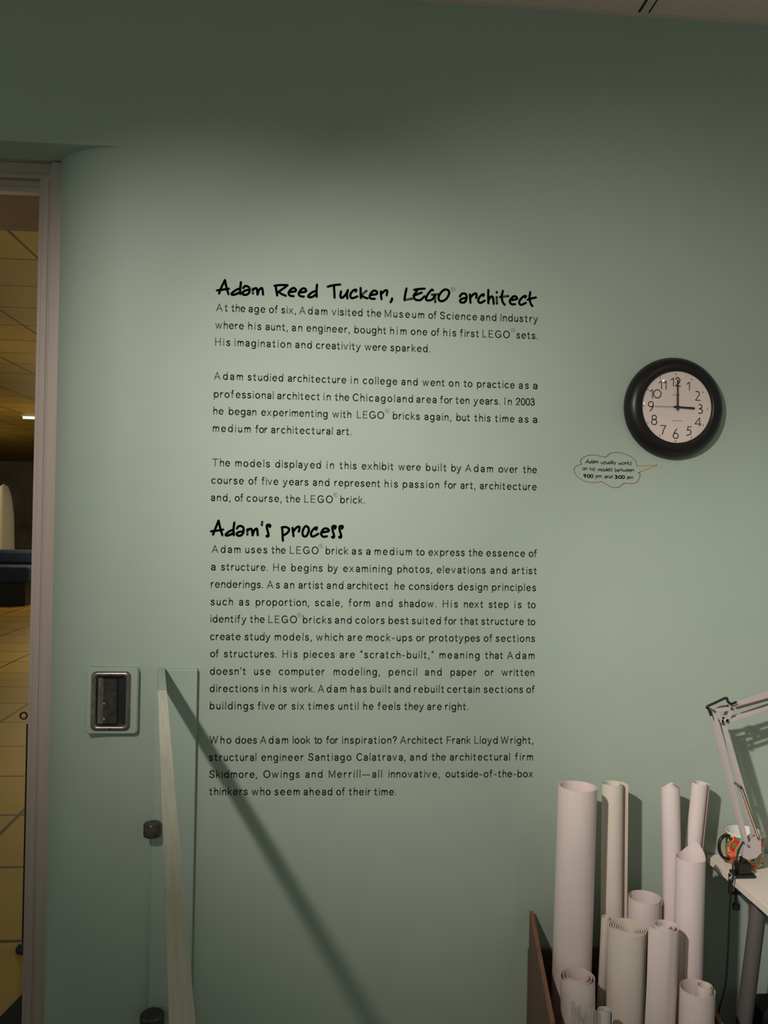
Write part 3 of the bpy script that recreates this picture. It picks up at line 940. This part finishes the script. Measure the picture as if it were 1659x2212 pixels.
# ------------------------------------------------------------------ wall clock
cc = at(1451.2, 882.6, 0)
CL = thing('wall_clock', cc, 'round black-rimmed wall clock with white face reading three', 'clock')
ro = 0.1625
m = MB()
prof = [(0.10, -0.001), (ro - .004, -0.001), (ro, -0.008), (ro - .0015, -0.018), (ro - .008, -0.030), (ro - .018, -0.040), (ro - .030, -0.0455),
        (ro - .040, -0.0455), (ro - .0455, -0.0440), (ro - .0482, -0.0410), (ro - .0490, -0.0360)]
m.lathe(prof, cc, 96)
m.build('rim', M_CLKRIM, CL, smooth=60)
rf = ro - .0485
m = MB()
m.lathe([(0.0, -0.030), (rf, -0.030), (rf, -0.0365), (0.0, -0.0365)], cc, 96)
m.build('dial', M_CLKFACE, CL)
yf = cc.y - 0.0368
fc = at(1459.5, 877.9, yf)
KX = 1 / 6.381 * (DIST + yf) / FPX / 0.975
KZ = 1 / 6.381 * (DIST + yf) / FPX * 1.0


def face_pts(st):
    return [(cc.x + (a - 890) * KX, cc.z - (b_ - 880) * KZ) for a, b_ in st]


def circ(cx_, cy_, rx_, ry_, n=24):
    return [(cx_ + rx_ * math.cos(2 * PI * k / n), cy_ + ry_ * math.sin(2 * PI * k / n)) for k in range(n + 1)]


NUMS = [([[(803, 497), (838, 468), (838, 582)], [(912, 540), (868, 580), (942, 580)]], [[(870, 482), (890, 458), (920, 470), (930, 505), (912, 540)]]),
        ([[(1033, 547), (1068, 520), (1068, 635)]], []),
        ([[(1205, 702), (1158, 773), (1227, 775)]], [[(1160, 652), (1185, 647), (1210, 670), (1205, 702)]]),
        ([], [[(1210, 835), (1240, 840), (1252, 862), (1240, 885), (1214, 893), (1245, 902), (1260, 925), (1245, 955), (1205, 960)]]),
        ([[(1222, 1145), (1220, 1025), (1155, 1112), (1243, 1115)]], []),
        ([[(1102, 1155), (1055, 1155), (1045, 1205)]], [[(1045, 1205), (1080, 1200), (1099, 1228), (1088, 1262), (1040, 1280)]]),
        ([], [[(897, 1193), (862, 1240), (845, 1288)], circ(880, 1290, 36, 38)]),
        ([[(665, 1148), (737, 1151)]], [[(737, 1151), (708, 1205), (690, 1275)]]),
        ([], [circ(570, 1037, 31, 32), circ(570, 1102, 38, 38)]),
        ([], [circ(520, 850, 36, 37), [(556, 850), (548, 892), (510, 947)]]),
        ([[(501, 667), (540, 645), (540, 765)]], [circ(610, 700, 54, 58)]),
        ([[(635, 545), (668, 512), (668, 628)], [(703, 543), (733, 515), (733, 630)]], [])]
for straight, curved in NUMS:
    num = MB()
    for st in straight:
        num.ribbon(face_pts(st), 0.00145, yf)
    for st in curved:
        num.ribbon(face_pts(smooth_path(st, 4) if len(st) < 20 else st), 0.00145, yf)
    num.build('numeral', M_NUM, CL)
for a, b_ in ((868, 413), (642, 470), (475, 643), (415, 880), (480, 1115), (652, 1293), (880, 1362), (1107, 1300), (1270, 1130), (1328, 893), (1265, 657), (1098, 478)):
    mk = MB()
    mk.ribbon(face_pts([(a, b_), (a + 1, b_ + 1)]), 0.0017, yf)
    mk.build('hour_mark', M_NUM, CL)
for a0, a1, v0, v1 in ((828, 925, 712, 698), (832, 965, 1082, 1070)):
    fp = MB()
    for a in range(a0, a1, 12):
        fp.ribbon(face_pts([(a, v0), (a + 6, v1)]), 0.00065, yf)
    fp.build('faint_print', M_FAINT, CL)


def hand(name, p0, p1, w0, w1, y, th=0.0012):
    (x0, z0), (x1, z1) = face_pts([p0, p1])
    d = Vector((x1 - x0, 0, z1 - z0)).normalized()
    n_ = Vector((-d.z, 0, d.x))
    P0, P1 = Vector((x0, y, z0)), Vector((x1, y, z1))
    mm = MB()
    th_ = Vector((0, -th, 0))
    bot = [P0 - n_ * w0, P1 - n_ * w1, P1 + n_ * w1, P0 + n_ * w0]
    mm.hexa(bot, [p_ + th_ for p_ in bot])
    return mm.build(name, M_HAND, CL)


hand('hour_hand', (840, 878), (1140, 893), 0.0026, 0.0034, cc.y - 0.0395)
hand('minute_hand', (892, 930), (888, 488), 0.0026, 0.0018, cc.y - 0.0415)
hand('second_hand', (960, 880), (555, 880), 0.0007, 0.0006, cc.y - 0.0435, 0.0006)
m = MB()
m.lathe([(0.0, -0.0366), (0.0055, -0.0366), (0.0055, -0.0445), (0.0, -0.0452)], (face_pts([(890, 880)])[0][0], cc.y, face_pts([(890, 880)])[0][1]), 24)
m.build('hub', M_HAND, CL, smooth=40)
m = MB()
Rg = 0.0155
gp = [(rf * math.sin(PI / 2 * k / 14) * 0.9985, -0.0405 - Rg * math.cos(PI / 2 * k / 14)) for k in range(15)]
gp[0] = (0.0005, gp[0][1])
m.lathe(gp, cc, 96)
m.build('glass', M_GLASS, CL, smooth=80)

# ------------------------------------------------------------------ recessed latch on its raised plate
pl, pr_, ptop, pbot = at(187, 1515, -0.012).x, at(299, 1515, -0.012).x, at(243, 1441, -0.012).z, at(243, 1584, -0.012).z
LT = thing('paddle_latch', ((pl + pr_) / 2, 0, (ptop + pbot) / 2), 'steel paddle latch set in a raised green plate near the doorway', 'latch')


def rrect(x0, x1, z0, z1, r, n=6):
    out = []
    for cx_, cz_, a0 in ((x1 - r, z1 - r, 0), (x0 + r, z1 - r, 90), (x0 + r, z0 + r, 180), (x1 - r, z0 + r, 270)):
        for k in range(n + 1):
            a = math.radians(a0 + 90 * k / n)
            out.append((cx_ + r * math.cos(a), cz_ + r * math.sin(a)))
    return out


def loft(mb, rings, cap0=False, cap1=False):
    """rings: list of (outline, y)"""
    n_ = len(rings[0][0])
    vs = [(x, y, z) for o_, y in rings for x, z in o_]
    fs = []
    for i in range(len(rings) - 1):
        for k in range(n_):
            fs.append((i * n_ + k, i * n_ + (k + 1) % n_, (i + 1) * n_ + (k + 1) % n_, (i + 1) * n_ + k))
    if cap0:
        fs.append(tuple(range(n_)))
    if cap1:
        fs.append(tuple((len(rings) - 1) * n_ + k for k in range(n_)))
    mb.add(vs, fs)


def inset(o4, d):
    return (o4[0] + d, o4[1] - d, o4[2] + d, o4[3] - d)


bx = (at(198, 1512, -0.012).x, at(284, 1512, -0.012).x, at(240, 1577, -0.012).z, at(240, 1449, -0.012).z)
P4 = (pl, pr_, pbot, ptop)
m = MB()
hole = inset(bx, 0.014)
loft(m, [(rrect(*P4, 0.012), 0.06), (rrect(*P4, 0.012), -0.009), (rrect(*inset(P4, 0.003), 0.010), -0.012), (rrect(*hole, 0.006), -0.012), (rrect(*hole, 0.006), 0.02)])
m.build('mounting_plate', M_GPANEL, LT, smooth=40)
m = MB()
loft(m, [(rrect(*bx, 0.016), -0.012), (rrect(*inset(bx, 0.002), 0.015), -0.0165), (rrect(*inset(bx, 0.006), 0.013), -0.0185), (rrect(*inset(bx, 0.011), 0.011), -0.0185),
         (rrect(*inset(bx, 0.015), 0.009), -0.015), (rrect(*inset(bx, 0.017), 0.008), -0.006), (rrect(*inset(bx, 0.018), 0.008), -0.002)])
m.build('bezel', M_STEEL, LT, smooth=50)
m = MB()
loft(m, [(rrect(*inset(bx, 0.017), 0.008), -0.0015), (rrect(*inset(bx, 0.017), 0.008), -0.0035)], True, True)
m.build('recess_pan', M_BLACK, LT)
ib = inset(bx, 0.0185)
pw = ib[1] - ib[0]
m = MB()
# bowed paddle, hinged on the left
nseg = 10
xs0, xs1 = ib[0] + pw * 0.22, ib[0] + pw * 0.72
vs, fs = [], []
for k in range(nseg + 1):
    t_ = k / nseg
    x = xs0 + (xs1 - xs0) * t_
    y = -0.006 - 0.009 * math.sin(PI * (0.25 + 0.6 * t_))
    for z, dy in ((ib[2] + 0.004, 0), (ib[3] - 0.004, 0)):
        vs.append((x, y, z)); vs.append((x, y + 0.0025, z))
for k in range(nseg):
    a = 4 * k
    fs += [(a, a + 4, a + 6, a + 2), (a + 1, a + 3, a + 7, a + 5), (a, a + 1, a + 5, a + 4), (a + 2, a + 6, a + 7, a + 3)]
fs += [(0, 2, 3, 1), (4 * nseg, 4 * nseg + 1, 4 * nseg + 3, 4 * nseg + 2)]
m.add(vs, fs)
m.build('paddle', M_STEELD, LT, smooth=50)
m = MB()
m.tube([(xs0 - 0.002, -0.010, ib[2] + 0.003), (xs0 - 0.002, -0.010, ib[3] - 0.003)], 0.0035, 12)
m.box((ib[0] + 0.001, -0.0075, ib[2] + 0.002), (xs0 - 0.004, -0.0036, ib[3] - 0.002))
m.build('hinge_pin', M_STEEL, LT, smooth=50)
for k, z in enumerate((ib[2] + (ib[3] - ib[2]) * 0.45, ib[2] + (ib[3] - ib[2]) * 0.12)):
    m = MB()
    m.lathe([(0.0, -0.0165), (0.003, -0.0155), (0.0042, -0.013), (0.0042, -0.009)], (xs0 + 0.004, 0, z), 16)
    m.build('rivet', M_CHROME, LT, smooth=60)
for z in (bx[2] + 0.0085, bx[3] - 0.0085):
    m = MB()
    m.lathe([(0.0, -0.0205), (0.0022, -0.0200), (0.003, -0.0185)], ((bx[0] + bx[1]) / 2, 0, z), 16)
    m.build('screw', M_STEELD, LT, smooth=60)

LT.location.y -= 0.010

# ------------------------------------------------------------------ backing board and barrier rail
bl, br = at(333, 1560, -0.02).x, at(424, 1560, -0.02).x
bt = at(390, 1446, -0.02).z
m = MB()
m.box((bl, -0.020, 0), (br, 0.0, bt))
tag(m.build('backing_board', M_GPANEL, bevel=0.002), 'narrow green board fixed upright to the wall behind the barrier rail', 'board')

P0 = at(348, 1440, -0.02)
ang = math.radians(11.0)
dirv = Vector((math.sin(ang), -math.cos(ang), 0))
sidev = Vector((math.cos(ang), math.sin(ang), 0))
BR = thing('barrier_rail', (P0.x, P0.y, 0), 'pale capped barrier rail running from the green board towards the viewer', 'rail')
RT = P0.z                       # top of the rail
LEN = 2.15


def along(t_, s_, z):
    p_ = Vector((P0.x, P0.y, 0)) + dirv * t_ + sidev * s_
    return (p_.x, p_.y, z)


def plank(name, t0, t1, s0, s1, z0, z1, mt, bev=0.001, par=None):
    mm = MB()
    mm.hexa([along(t0, s0, z0), along(t1, s0, z0), along(t1, s1, z0), along(t0, s1, z0)],
            [along(t0, s0, z1), along(t1, s0, z1), along(t1, s1, z1), along(t0, s1, z1)])
    return mm.build(name, mt, par or BR, bevel=bev)


tcap = 0.36
plank('rail', 0.007, LEN, -0.0105, 0.0105, RT - 0.032, RT - 0.003, M_GPANEL)
plank('cap', tcap, LEN, -0.0118, 0.0108, RT - 0.003, RT + 0.0008, M_PALEWOOD, 0.0006)
plank('cap', 0.007, tcap - 0.004, -0.0105, 0.0105, RT - 0.003, RT, M_GPANEL, 0.0006)
plank('joint_line', tcap - 0.004, tcap - 0.0001, -0.0118, 0.0108, RT - 0.003, RT - 0.0010, M_GAP, 0)
plank('post', LEN - 0.04, LEN, -0.0205, 0.0205, 0.0, RT - 0.032, M_GPANEL)
for (u, v, rr, hh) in ((329, 1778, 0.0260, 0.036), (330, 2186, 0.036, 0.045)):
    pz = at(u, v, -0.048)
    m = MB()
    m.lathe([(0.0, 0.0), (rr * 0.9, 0.0), (rr, -0.004), (rr, -hh), (rr * 0.9, -hh - 0.003), (0.0, -hh - 0.003)], (pz.x, -0.0205 - rr, pz.z), 32, axis='z')
    h_ = m.build('hinge_knuckle', M_STEELD, BR, smooth=40)
    h_['label'] = 'round steel hinge knuckle'

# ------------------------------------------------------------------ wooden bin
BN = thing('paper_bin', (0.93, -0.22, 0), 'brown wooden bin holding the paper rolls against the wall', 'bin')
bA, bB = Vector((0.698, -0.02, 0)), Vector((0.648, -0.44, 0))
bD, bE = Vector((1.190, -0.02, 0)), Vector((1.135, -0.44, 0))
zb, zf, zr = 0.525, 0.43, 0.405
th = 0.012


def side_panel(a, b_, za, zb_, dx, nm='side_panel'):
    mm = MB()
    mm.hexa([(a.x, a.y, 0.0), (b_.x, b_.y, 0.0), (b_.x + dx, b_.y, 0.0), (a.x + dx, a.y, 0.0)],
            [(a.x, a.y, za), (b_.x, b_.y, zb_), (b_.x + dx, b_.y, zb_), (a.x + dx, a.y, za)])
    p_ = mm.build(nm, M_BIN, BN, bevel=0.0015)
    mm = MB()
    mm.hexa([(a.x, a.y, za), (b_.x, b_.y, zb_), (b_.x + dx, b_.y, zb_), (a.x + dx, a.y, za)],
            [(a.x, a.y, za + .004), (b_.x, b_.y, zb_ + .004), (b_.x + dx, b_.y, zb_ + .004), (a.x + dx, a.y, za + .004)])
    e_ = mm.build('edge_strip', M_BINEDGE, p_)
    return p_


side_panel(bA, bB, zb, zf, -th)
side_panel(bD, bE, zr, 0.33, th)
m = MB(); m.box((bA.x - th, -0.02, 0), (bD.x + th, -0.008, zr)); m.build('back_panel', M_BIN, BN)
m = MB(); m.box((bB.x - th, -0.452, 0), (bE.x + th, -0.440, 0.33)); m.build('front_panel', M_BIN, BN)
m = MB(); m.hexa([(bA.x, bA.y, 0.0), (bB.x, bB.y, 0), (bE.x, bE.y, 0), (bD.x, bD.y, 0)], [(bA.x, bA.y, 0.012), (bB.x, bB.y, 0.012), (bE.x, bE.y, 0.012), (bD.x, bD.y, 0.012)])
m.build('bottom_panel', M_BIN, BN)

# ------------------------------------------------------------------ paper rolls
RS = 3.259
GRP = 'paper rolls in the wooden bin'


def cpx(a, b_):
    return 1150 + a / RS, 1640 + b_ / RS


def roll(label, top, low, wd, y, y_low, mt, turns=2.2, step=0.004, th_=0.0012, a0=0.6, rim=None, lip=0.0, flare=0.0, peak=None, inner=None, flap=0.0):
    """a rolled sheet: top, low are points of its axis and wd its width in the photo crop; y depth.
    peak = (angle, lift, spread): a corner of the sheet standing up"""
    T = at(*cpx(*top), y)
    Lw = at(*cpx(*low), y_low)
    d = (T - Lw).normalized()
    B = Lw + d * ((0.013 - Lw.z) / d.z) if True else Lw
    H = (T - B).length
    r0 = wd / RS / 2 * (DIST + y) / FPX
    e1 = Vector((1, 0, 0)); e1 = (e1 - d * e1.dot(d)).normalized()
    e2 = d.cross(e1).normalized()
    nst = int(turns * 40)
    vs, fs = [], []
    hs = [0.0, 0.5, 0.9, 1.0]
    for i in range(nst + 1):
        f = i / nst
        a = a0 + f * turns * 2 * PI
        rr = r0 - step * f * turns
        if flap and f * turns < 0.22:
            rr = r0 + flap * (1 - f * turns / 0.22) ** 1.5
        extra = 0.0
        if peak:
            da = (a - peak[0] + PI) % (2 * PI) - PI
            if f * turns < 1.02:
                extra = peak[1] * max(0, 1 - abs(da) / peak[2])
        lipz = lip * f
        for side in (0, 1):
            q = rr - side * th_
            for h in hs:
                s_ = 1 + flare * max(0, h - 0.5)
                zz = h * H + (extra + lipz if h == 1.0 else 0)
                vs.append(B + d * zz + (e1 * math.cos(a) + e2 * math.sin(a)) * q * s_)
    nh = len(hs)
    for i in range(nst):
        o0, o1 = i * 2 * nh, (i + 1) * 2 * nh
        for k in range(nh - 1):
            fs.append((o0 + k, o1 + k, o1 + k + 1, o0 + k + 1))
            fs.append((o0 + nh + k, o0 + nh + k + 1, o1 + nh + k + 1, o1 + nh + k))
        fs.append((o0 + nh - 1, o1 + nh - 1, o1 + 2 * nh - 1, o0 + 2 * nh - 1))
        fs.append((o0, o0 + nh, o1 + nh, o1))
    for o0 in (0, nst * 2 * nh):
        for k in range(nh - 1):
            fs.append((o0 + k, o0 + k + 1, o0 + nh + k + 1, o0 + nh + k))
    mm = MB()
    mm.add(vs, fs)
    o = mm.build('paper_roll', mt, smooth=35)
    tag(o, label, 'paper roll', GRP)
    return o, B, d, H, e1, e2, r0


roll('wide tall white paper tube, leftmost of the tall rolls', (320, 190), (288, 1180), 279, -0.175, -0.180, M_PAPER, 2.3, 0.0022, 0.0014, a0=2.0)
roll('tall cream paper roll with a loose outer edge beside the wide tube', (566, 172), (558, 1000), 160, -0.098, -0.102, M_PAPERC, 3.2, 0.0035, 0.0012, a0=-0.25, flap=0.012)
roll('short open white roll standing behind the two middle rolls', (790, 970), (787, 1100), 236, -0.122, -0.122, M_PAPERP, 1.3, 0.0030, 0.0010, a0=-0.6)
roll('slim tightly wound tall roll, third of the tall ones', (974, 195), (988, 1000), 142, -0.105, -0.124, M_PAPERP, 5.2, 0.0045, 0.0016, a0=1.0, lip=0.012)
roll('slim tall roll leaning right against the wall next to the desk', (1182, 168), (1126, 700), 124, -0.070, -0.066, M_PAPERP, 2.6, 0.0035, 0.0010, a0=-1.0, flap=0.004)
roll('wide pinkish roll with one raised sheet corner nearest the desk', (1112, 690), (1094, 1400), 214, -0.235, -0.235, M_PAPERP, 1.2, 0.0035, 0.0008, a0=-2.2, peak=(0.75, 0.036, 1.1))
roll('thick cream roll of many layers in the front middle', (672, 1183), (655, 1850), 294, -0.265, -0.265, M_PAPERC, 6.2, 0.0062, 0.0030, a0=-0.45, lip=-0.006)
roll('white roll with an inner curl and open flap right of the thick cream roll', (940, 1168), (908, 1850), 214, -0.310, -0.312, M_PAPER, 2.5, 0.012, 0.0012, a0=3.35, flap=0.012)
roll('loosely wound white roll low in front of the wide tall tube', (324, 1535), (326, 1850), 268, -0.300, -0.300, M_PAPER, 3.0, 0.0085, 0.0008, a0=0.8, lip=0.006)
roll('white roll with a small curl inside at the lower right of the bin', (1165, 1612), (1157, 1850), 258, -0.345, -0.345, M_PAPER, 1.15, 0.004, 0.0010, a0=0.3)
roll('small rolled sheet tucked inside the lower right roll', (1212, 1590), (1205, 1850), 120, -0.350, -0.350, M_PAPER, 2.0, 0.004, 0.0010, a0=2.6)
roll('narrow cream roll wedged between tall cream roll and thick cream roll', (520, 1112), (500, 1500), 78, -0.165, -0.165, M_PAPERC, 2.4, 0.004, 0.0010, a0=-0.3)
roll('small grey roll at the bottom edge in front of the thick cream roll', (510, 1768), (508, 1864), 112, -0.385, -0.385, M_PAPERG, 3.5, 0.005, 0.0022, a0=-0.5)

# crumpled clear film in front
fm = MB()
g0 = at(*cpx(388, 1800), -0.380)
nx_, nz_ = 14, 12
vs, fs = [], []
for j in range(nz_ + 1):
    for i in range(nx_ + 1):
        a = -1.9 + 2.6 * i / nx_
        rr = 0.041 + 0.009 * math.sin(i * 2.1 + j * 0.9) + 0.005 * random.uniform(-1, 1)
        z = 0.014 + (g0.z + 0.030 - 0.014) * j / nz_ + (0.010 * math.sin(i * 1.3) if j == nz_ else 0)
        vs.append((g0.x + rr * math.sin(a) * 0.95, g0.y - rr * 0.6 * math.cos(a), z))
for j in range(nz_):
    for i in range(nx_):
        o = j * (nx_ + 1) + i
        fs.append((o, o + 1, o + nx_ + 2, o + nx_ + 1))
fm.add(vs, fs)
tag(fm.build('plastic_sleeve', M_FILM), 'crumpled clear plastic sleeve in front of the loosely wound roll', 'plastic sleeve')

# ------------------------------------------------------------------ desk
dc = at(1525.9, 1845.6, -0.003)
DZ, DX = dc.z, dc.x
DK = thing('desk', (DX + 0.6, -0.4, 0), 'white-topped desk against the wall at the right edge', 'desk')
m = MB(); m.box((DX, -0.80, DZ - 0.024), (DX + 1.3, -0.003, DZ)); m.build('desktop', M_DESK, DK, bevel=0.001)
m = MB(); m.box((DX + 0.100, -0.75, DZ - 0.060), (DX + 0.118, -0.04, DZ - 0.024)); m.build('side_rail', M_DESKEDGE, DK)
m = MB(); m.box((DX + 0.118, -0.06, DZ - 0.060), (DX + 1.25, -0.04, DZ - 0.024)); m.build('back_rail', M_DESKEDGE, DK)


def leg(top, bot, nm='leg'):
    mm = MB(); mm.tube([top, bot], 0.023, 20); return mm.build(nm, M_LEG, DK, smooth=40)


for yl in (-0.20, -0.66):
    leg((DX + 0.074, yl, DZ - 0.024), (DX - 0.004, yl, 0.0))
    leg((DX + 1.20, yl, DZ - 0.024), (DX + 1.28, yl, 0.0))
m = MB(); m.box((DX + 0.11, -0.40, 0.0), (DX + 0.72, -0.05, 0.27))
tag(m.build('storage_box', M_BOX, bevel=0.006), 'black storage box on the floor under the white desk', 'box')

# mug
mc = Vector((1.357, -0.072, DZ))
MG = thing('mug', mc, 'large mug with a red and green swirl pattern behind the lamp', 'mug')
mh, mr = 0.098, 0.056
m = MB()
m.lathe([(0.0, 0.0), (mr - .006, 0.0), (mr - .001, 0.004), (mr, 0.010), (mr, mh - 0.002), (mr - .0015, mh), (mr - .004, mh - 0.002), (mr - .004, 0.010), (mr - 0.012, 0.005), (0.0, 0.005)], mc, 64, axis='z')
m.build('body', M_MUG, MG, smooth=40)
m = MB()
m.lathe([(mr + .0004, mh - 0.004), (mr + .0004, mh - 0.0005), (mr - .0018, mh + 0.0008), (mr - .0045, mh - 0.001), (mr - .0045, 0.012)], mc, 64, axis='z')
m.build('rim', M_WHITE, MG, smooth=60)
pts = [(mc.x - mr + 0.002, mc.y - 0.01, DZ + 0.088), (mc.x - mr - 0.014, mc.y - 0.012, DZ + 0.091), (mc.x - mr - 0.030, mc.y - 0.015, DZ + 0.080), (mc.x - mr - 0.035, mc.y - 0.016, DZ + 0.056),
       (mc.x - mr - 0.028, mc.y - 0.015, DZ + 0.034), (mc.x - mr - 0.014, mc.y - 0.012, DZ + 0.020), (mc.x - mr + 0.002, mc.y - 0.01, DZ + 0.018)]
m = MB(); m.tube(smooth_path(pts, 6), 0.0052, 12); m.build('handle', M_BLACK, MG, smooth=60)

# ------------------------------------------------------------------ clamp lamp
YL = -0.165
LS = 179 / 720.0


def lp(a, b_, dy=0.0):
    p_ = at(1480 + a * LS, 1450 + b_ * LS, YL + dy)
    return p_


b0 = atz(1606, 1884, DZ)
LP = thing('clamp_lamp', (DX + 0.03, YL, DZ), 'white spring-arm desk lamp clamped to the desk edge by a black foot', 'lamp')
fx = DX + 0.036
m = MB()
m.box((fx - 0.030, YL - 0.022, DZ + 0.0002), (fx + 0.030, YL + 0.026, DZ + 0.010))
m.box((fx - 0.020, YL - 0.016, DZ + 0.010), (fx + 0.018, YL + 0.016, DZ + 0.042))
m.build('foot', M_BLACK, LP, bevel=0.002)
m = MB()
m.box((DX - 0.006, YL - 0.006, DZ - 0.050), (DX - 0.002, YL + 0.008, DZ + 0.006))
m.box((DX - 0.006, YL - 0.006, DZ - 0.055), (DX + 0.030, YL + 0.008, DZ - 0.050))
m.build('clamp', M_BLACK, LP, bevel=0.001)
m = MB()
m.tube([(DX + 0.016, YL, DZ - 0.025), (DX + 0.016, YL, DZ - 0.085)], 0.004, 10)
m.tube([(DX + 0.016, YL, DZ - 0.085), (DX + 0.016, YL, DZ - 0.10)], 0.011, 14)
m.build('clamp_screw', M_BLACK, LP, smooth=40)
m = MB()
m.tube([(DX - 0.014, YL - 0.016, DZ - 0.002), (DX + 0.000, YL - 0.020, DZ + 0.010)], 0.005, 12)
m.build('thumb_screw', M_CHROME, LP, smooth=40)
# bracket plates, front and back
pa, pb, pc_, pd = lp(525, 1500), lp(612, 1435), lp(640, 1590), lp(490, 1620)
pe = lp(560, 1625)
for dy in (-0.014, 0.0125):
    m = MB()
    poly = [lp(500, 1470), lp(530, 1478), lp(600, 1405), lp(638, 1420), lp(640, 1560), lp(600, 1605), lp(530, 1625), lp(480, 1600)]
    n_ = len(poly)
    vs = [(p_.x, YL + dy, p_.z) for p_ in poly] + [(p_.x, YL + dy + 0.0015, p_.z) for p_ in poly]
    m.add(vs, [tuple(range(n_)), tuple(range(2 * n_ - 1, n_ - 1, -1))] + [(k, (k + 1) % n_, n_ + (k + 1) % n_, n_ + k) for k in range(n_)])
    m.build('bracket', M_LAMP, LP)
m = MB(); m.tube([(fx - 0.002, YL, DZ + 0.042), (fx - 0.002, YL, DZ + 0.058)], 0.008, 14); m.build('swivel', M_BLACK, LP, smooth=40)
m = MB()
kk = lp(615, 1600)
m.tube([(kk.x - 0.012, YL + 0.010, kk.z - 0.004), (kk.x + 0.014, YL + 0.016, kk.z + 0.002)], 0.010, 14)
m.build('tension_knob', M_BLACK, LP, smooth=40)


def arm(a, b_, wd=0.0118, dys=(-0.010, 0.0085), nm='arm_bar'):
    mm = MB()
    for dy in dys:
        P_, Q_ = lp(*a), lp(*b_)
        P_.y = Q_.y = YL + dy
        mm.bar(P_, Q_, wd, 0.0018)
    mm.build(nm, M_LAMP, LP, bevel=0.0004)


arm((525, 1500), (238, 338))
arm((612, 1435), (322, 440))
up1, up2 = lp(232, 330), lp(388, 318)


def spring(a, b_, dy):
    P_, Q_ = lp(*a), lp(*b_)
    P_.y = Q_.y = YL + dy
    Ls = (Q_ - P_).length
    d = (Q_ - P_).normalized()
    e1 = Vector((0, 1, 0)); e2 = d.cross(e1).normalized()
    turns_ = int(Ls / 0.0022)
    pts_ = [P_ + d * (Ls * k / (turns_ * 8)) + (e1 * math.cos(2 * PI * k / 8) + e2 * math.sin(2 * PI * k / 8)) * 0.0033 for k in range(turns_ * 8 + 1)]
    mm = MB(); mm.tube(pts_, 0.0011, 5)
    return mm.build('spring', M_SPRING, LP, smooth=60)


spring((462, 1000), (610, 1420), -0.0165)
spring((478, 995), (640, 1410), 0.014)
# elbow: three short links
m = MB()
for dy in (-0.013, 0.0115):
    for a, b_ in (((228, 332), (392, 312)), ((395, 305), (345, 435)), ((258, 350), (310, 440)), ((300, 425), (360, 420))):
        P_, Q_ = lp(*a), lp(*b_)
        P_.y = Q_.y = YL + dy
        m.bar(P_, Q_, 0.0100, 0.0016)
m.build('elbow_link', M_LAMP, LP)
# upper arm and shade, to the right beyond the picture
arm((392, 312), (1250, 20), 0.0120)
arm((352, 432), (1220, 130), 0.0110)
spring((420, 310), (800, 205), -0.0165)
spring((420, 306), (800, 190), 0.0140)
for a in ((525, 1500), (612, 1435), (455, 985), (305, 440), (350, 432), (228, 332), (388, 318)):
    P_ = lp(*a)
    m = MB(); m.tube([(P_.x, YL - 0.019, P_.z), (P_.x, YL + 0.017, P_.z)], 0.0036, 12)
    m.build('pivot_screw', M_STEEL, LP, smooth=40)
hd = lp(1235, 75)
m = MB()
dsh = Vector((0.35, -0.25, -0.9)).normalized()
sp0 = hd + Vector((0.02, 0, -0.01))
m.tube([sp0 - dsh * 0.02, sp0 + dsh * 0.05, sp0 + dsh * 0.09, sp0 + dsh * 0.17], [0.022, 0.030, 0.055, 0.085], 32)
m.build('lamp_shade', M_LAMP, LP, smooth=40)
# cord loop at the elbow, down the arm and off the desk edge
m = MB()
P_ = [lp(225, 385, -0.02), lp(205, 330, -0.02), lp(190, 308, -0.022), lp(270, 270, -0.022), lp(355, 232, -0.022), lp(370, 262, -0.022), lp(400, 283, -0.02), lp(445, 268, -0.018)]
m.tube(smooth_path([tuple(p_) for p_ in P_], 4), 0.0038, 10)
m.build('cord', M_RUBBER, LP, smooth=60)
m = MB()
P_ = [lp(505, 1480, -0.02), lp(470, 1545, -0.022), lp(445, 1630, -0.024), lp(415, 1690, -0.03)]
P_.append(Vector((DX - 0.012, YL - 0.035, DZ + 0.010)))
P_.append(Vector((DX - 0.018, YL - 0.03, DZ - 0.05)))
P_.append(Vector((DX - 0.022, YL - 0.02, DZ - 0.30)))
P_.append(Vector((DX - 0.026, YL + 0.02, 0.25)))
P_.append(Vector((DX - 0.010, YL + 0.05, 0.02)))
m.tube(smooth_path([tuple(p_) for p_ in P_], 6), 0.0028, 8)
m.build('cord', M_RUBBER, LP, smooth=60)
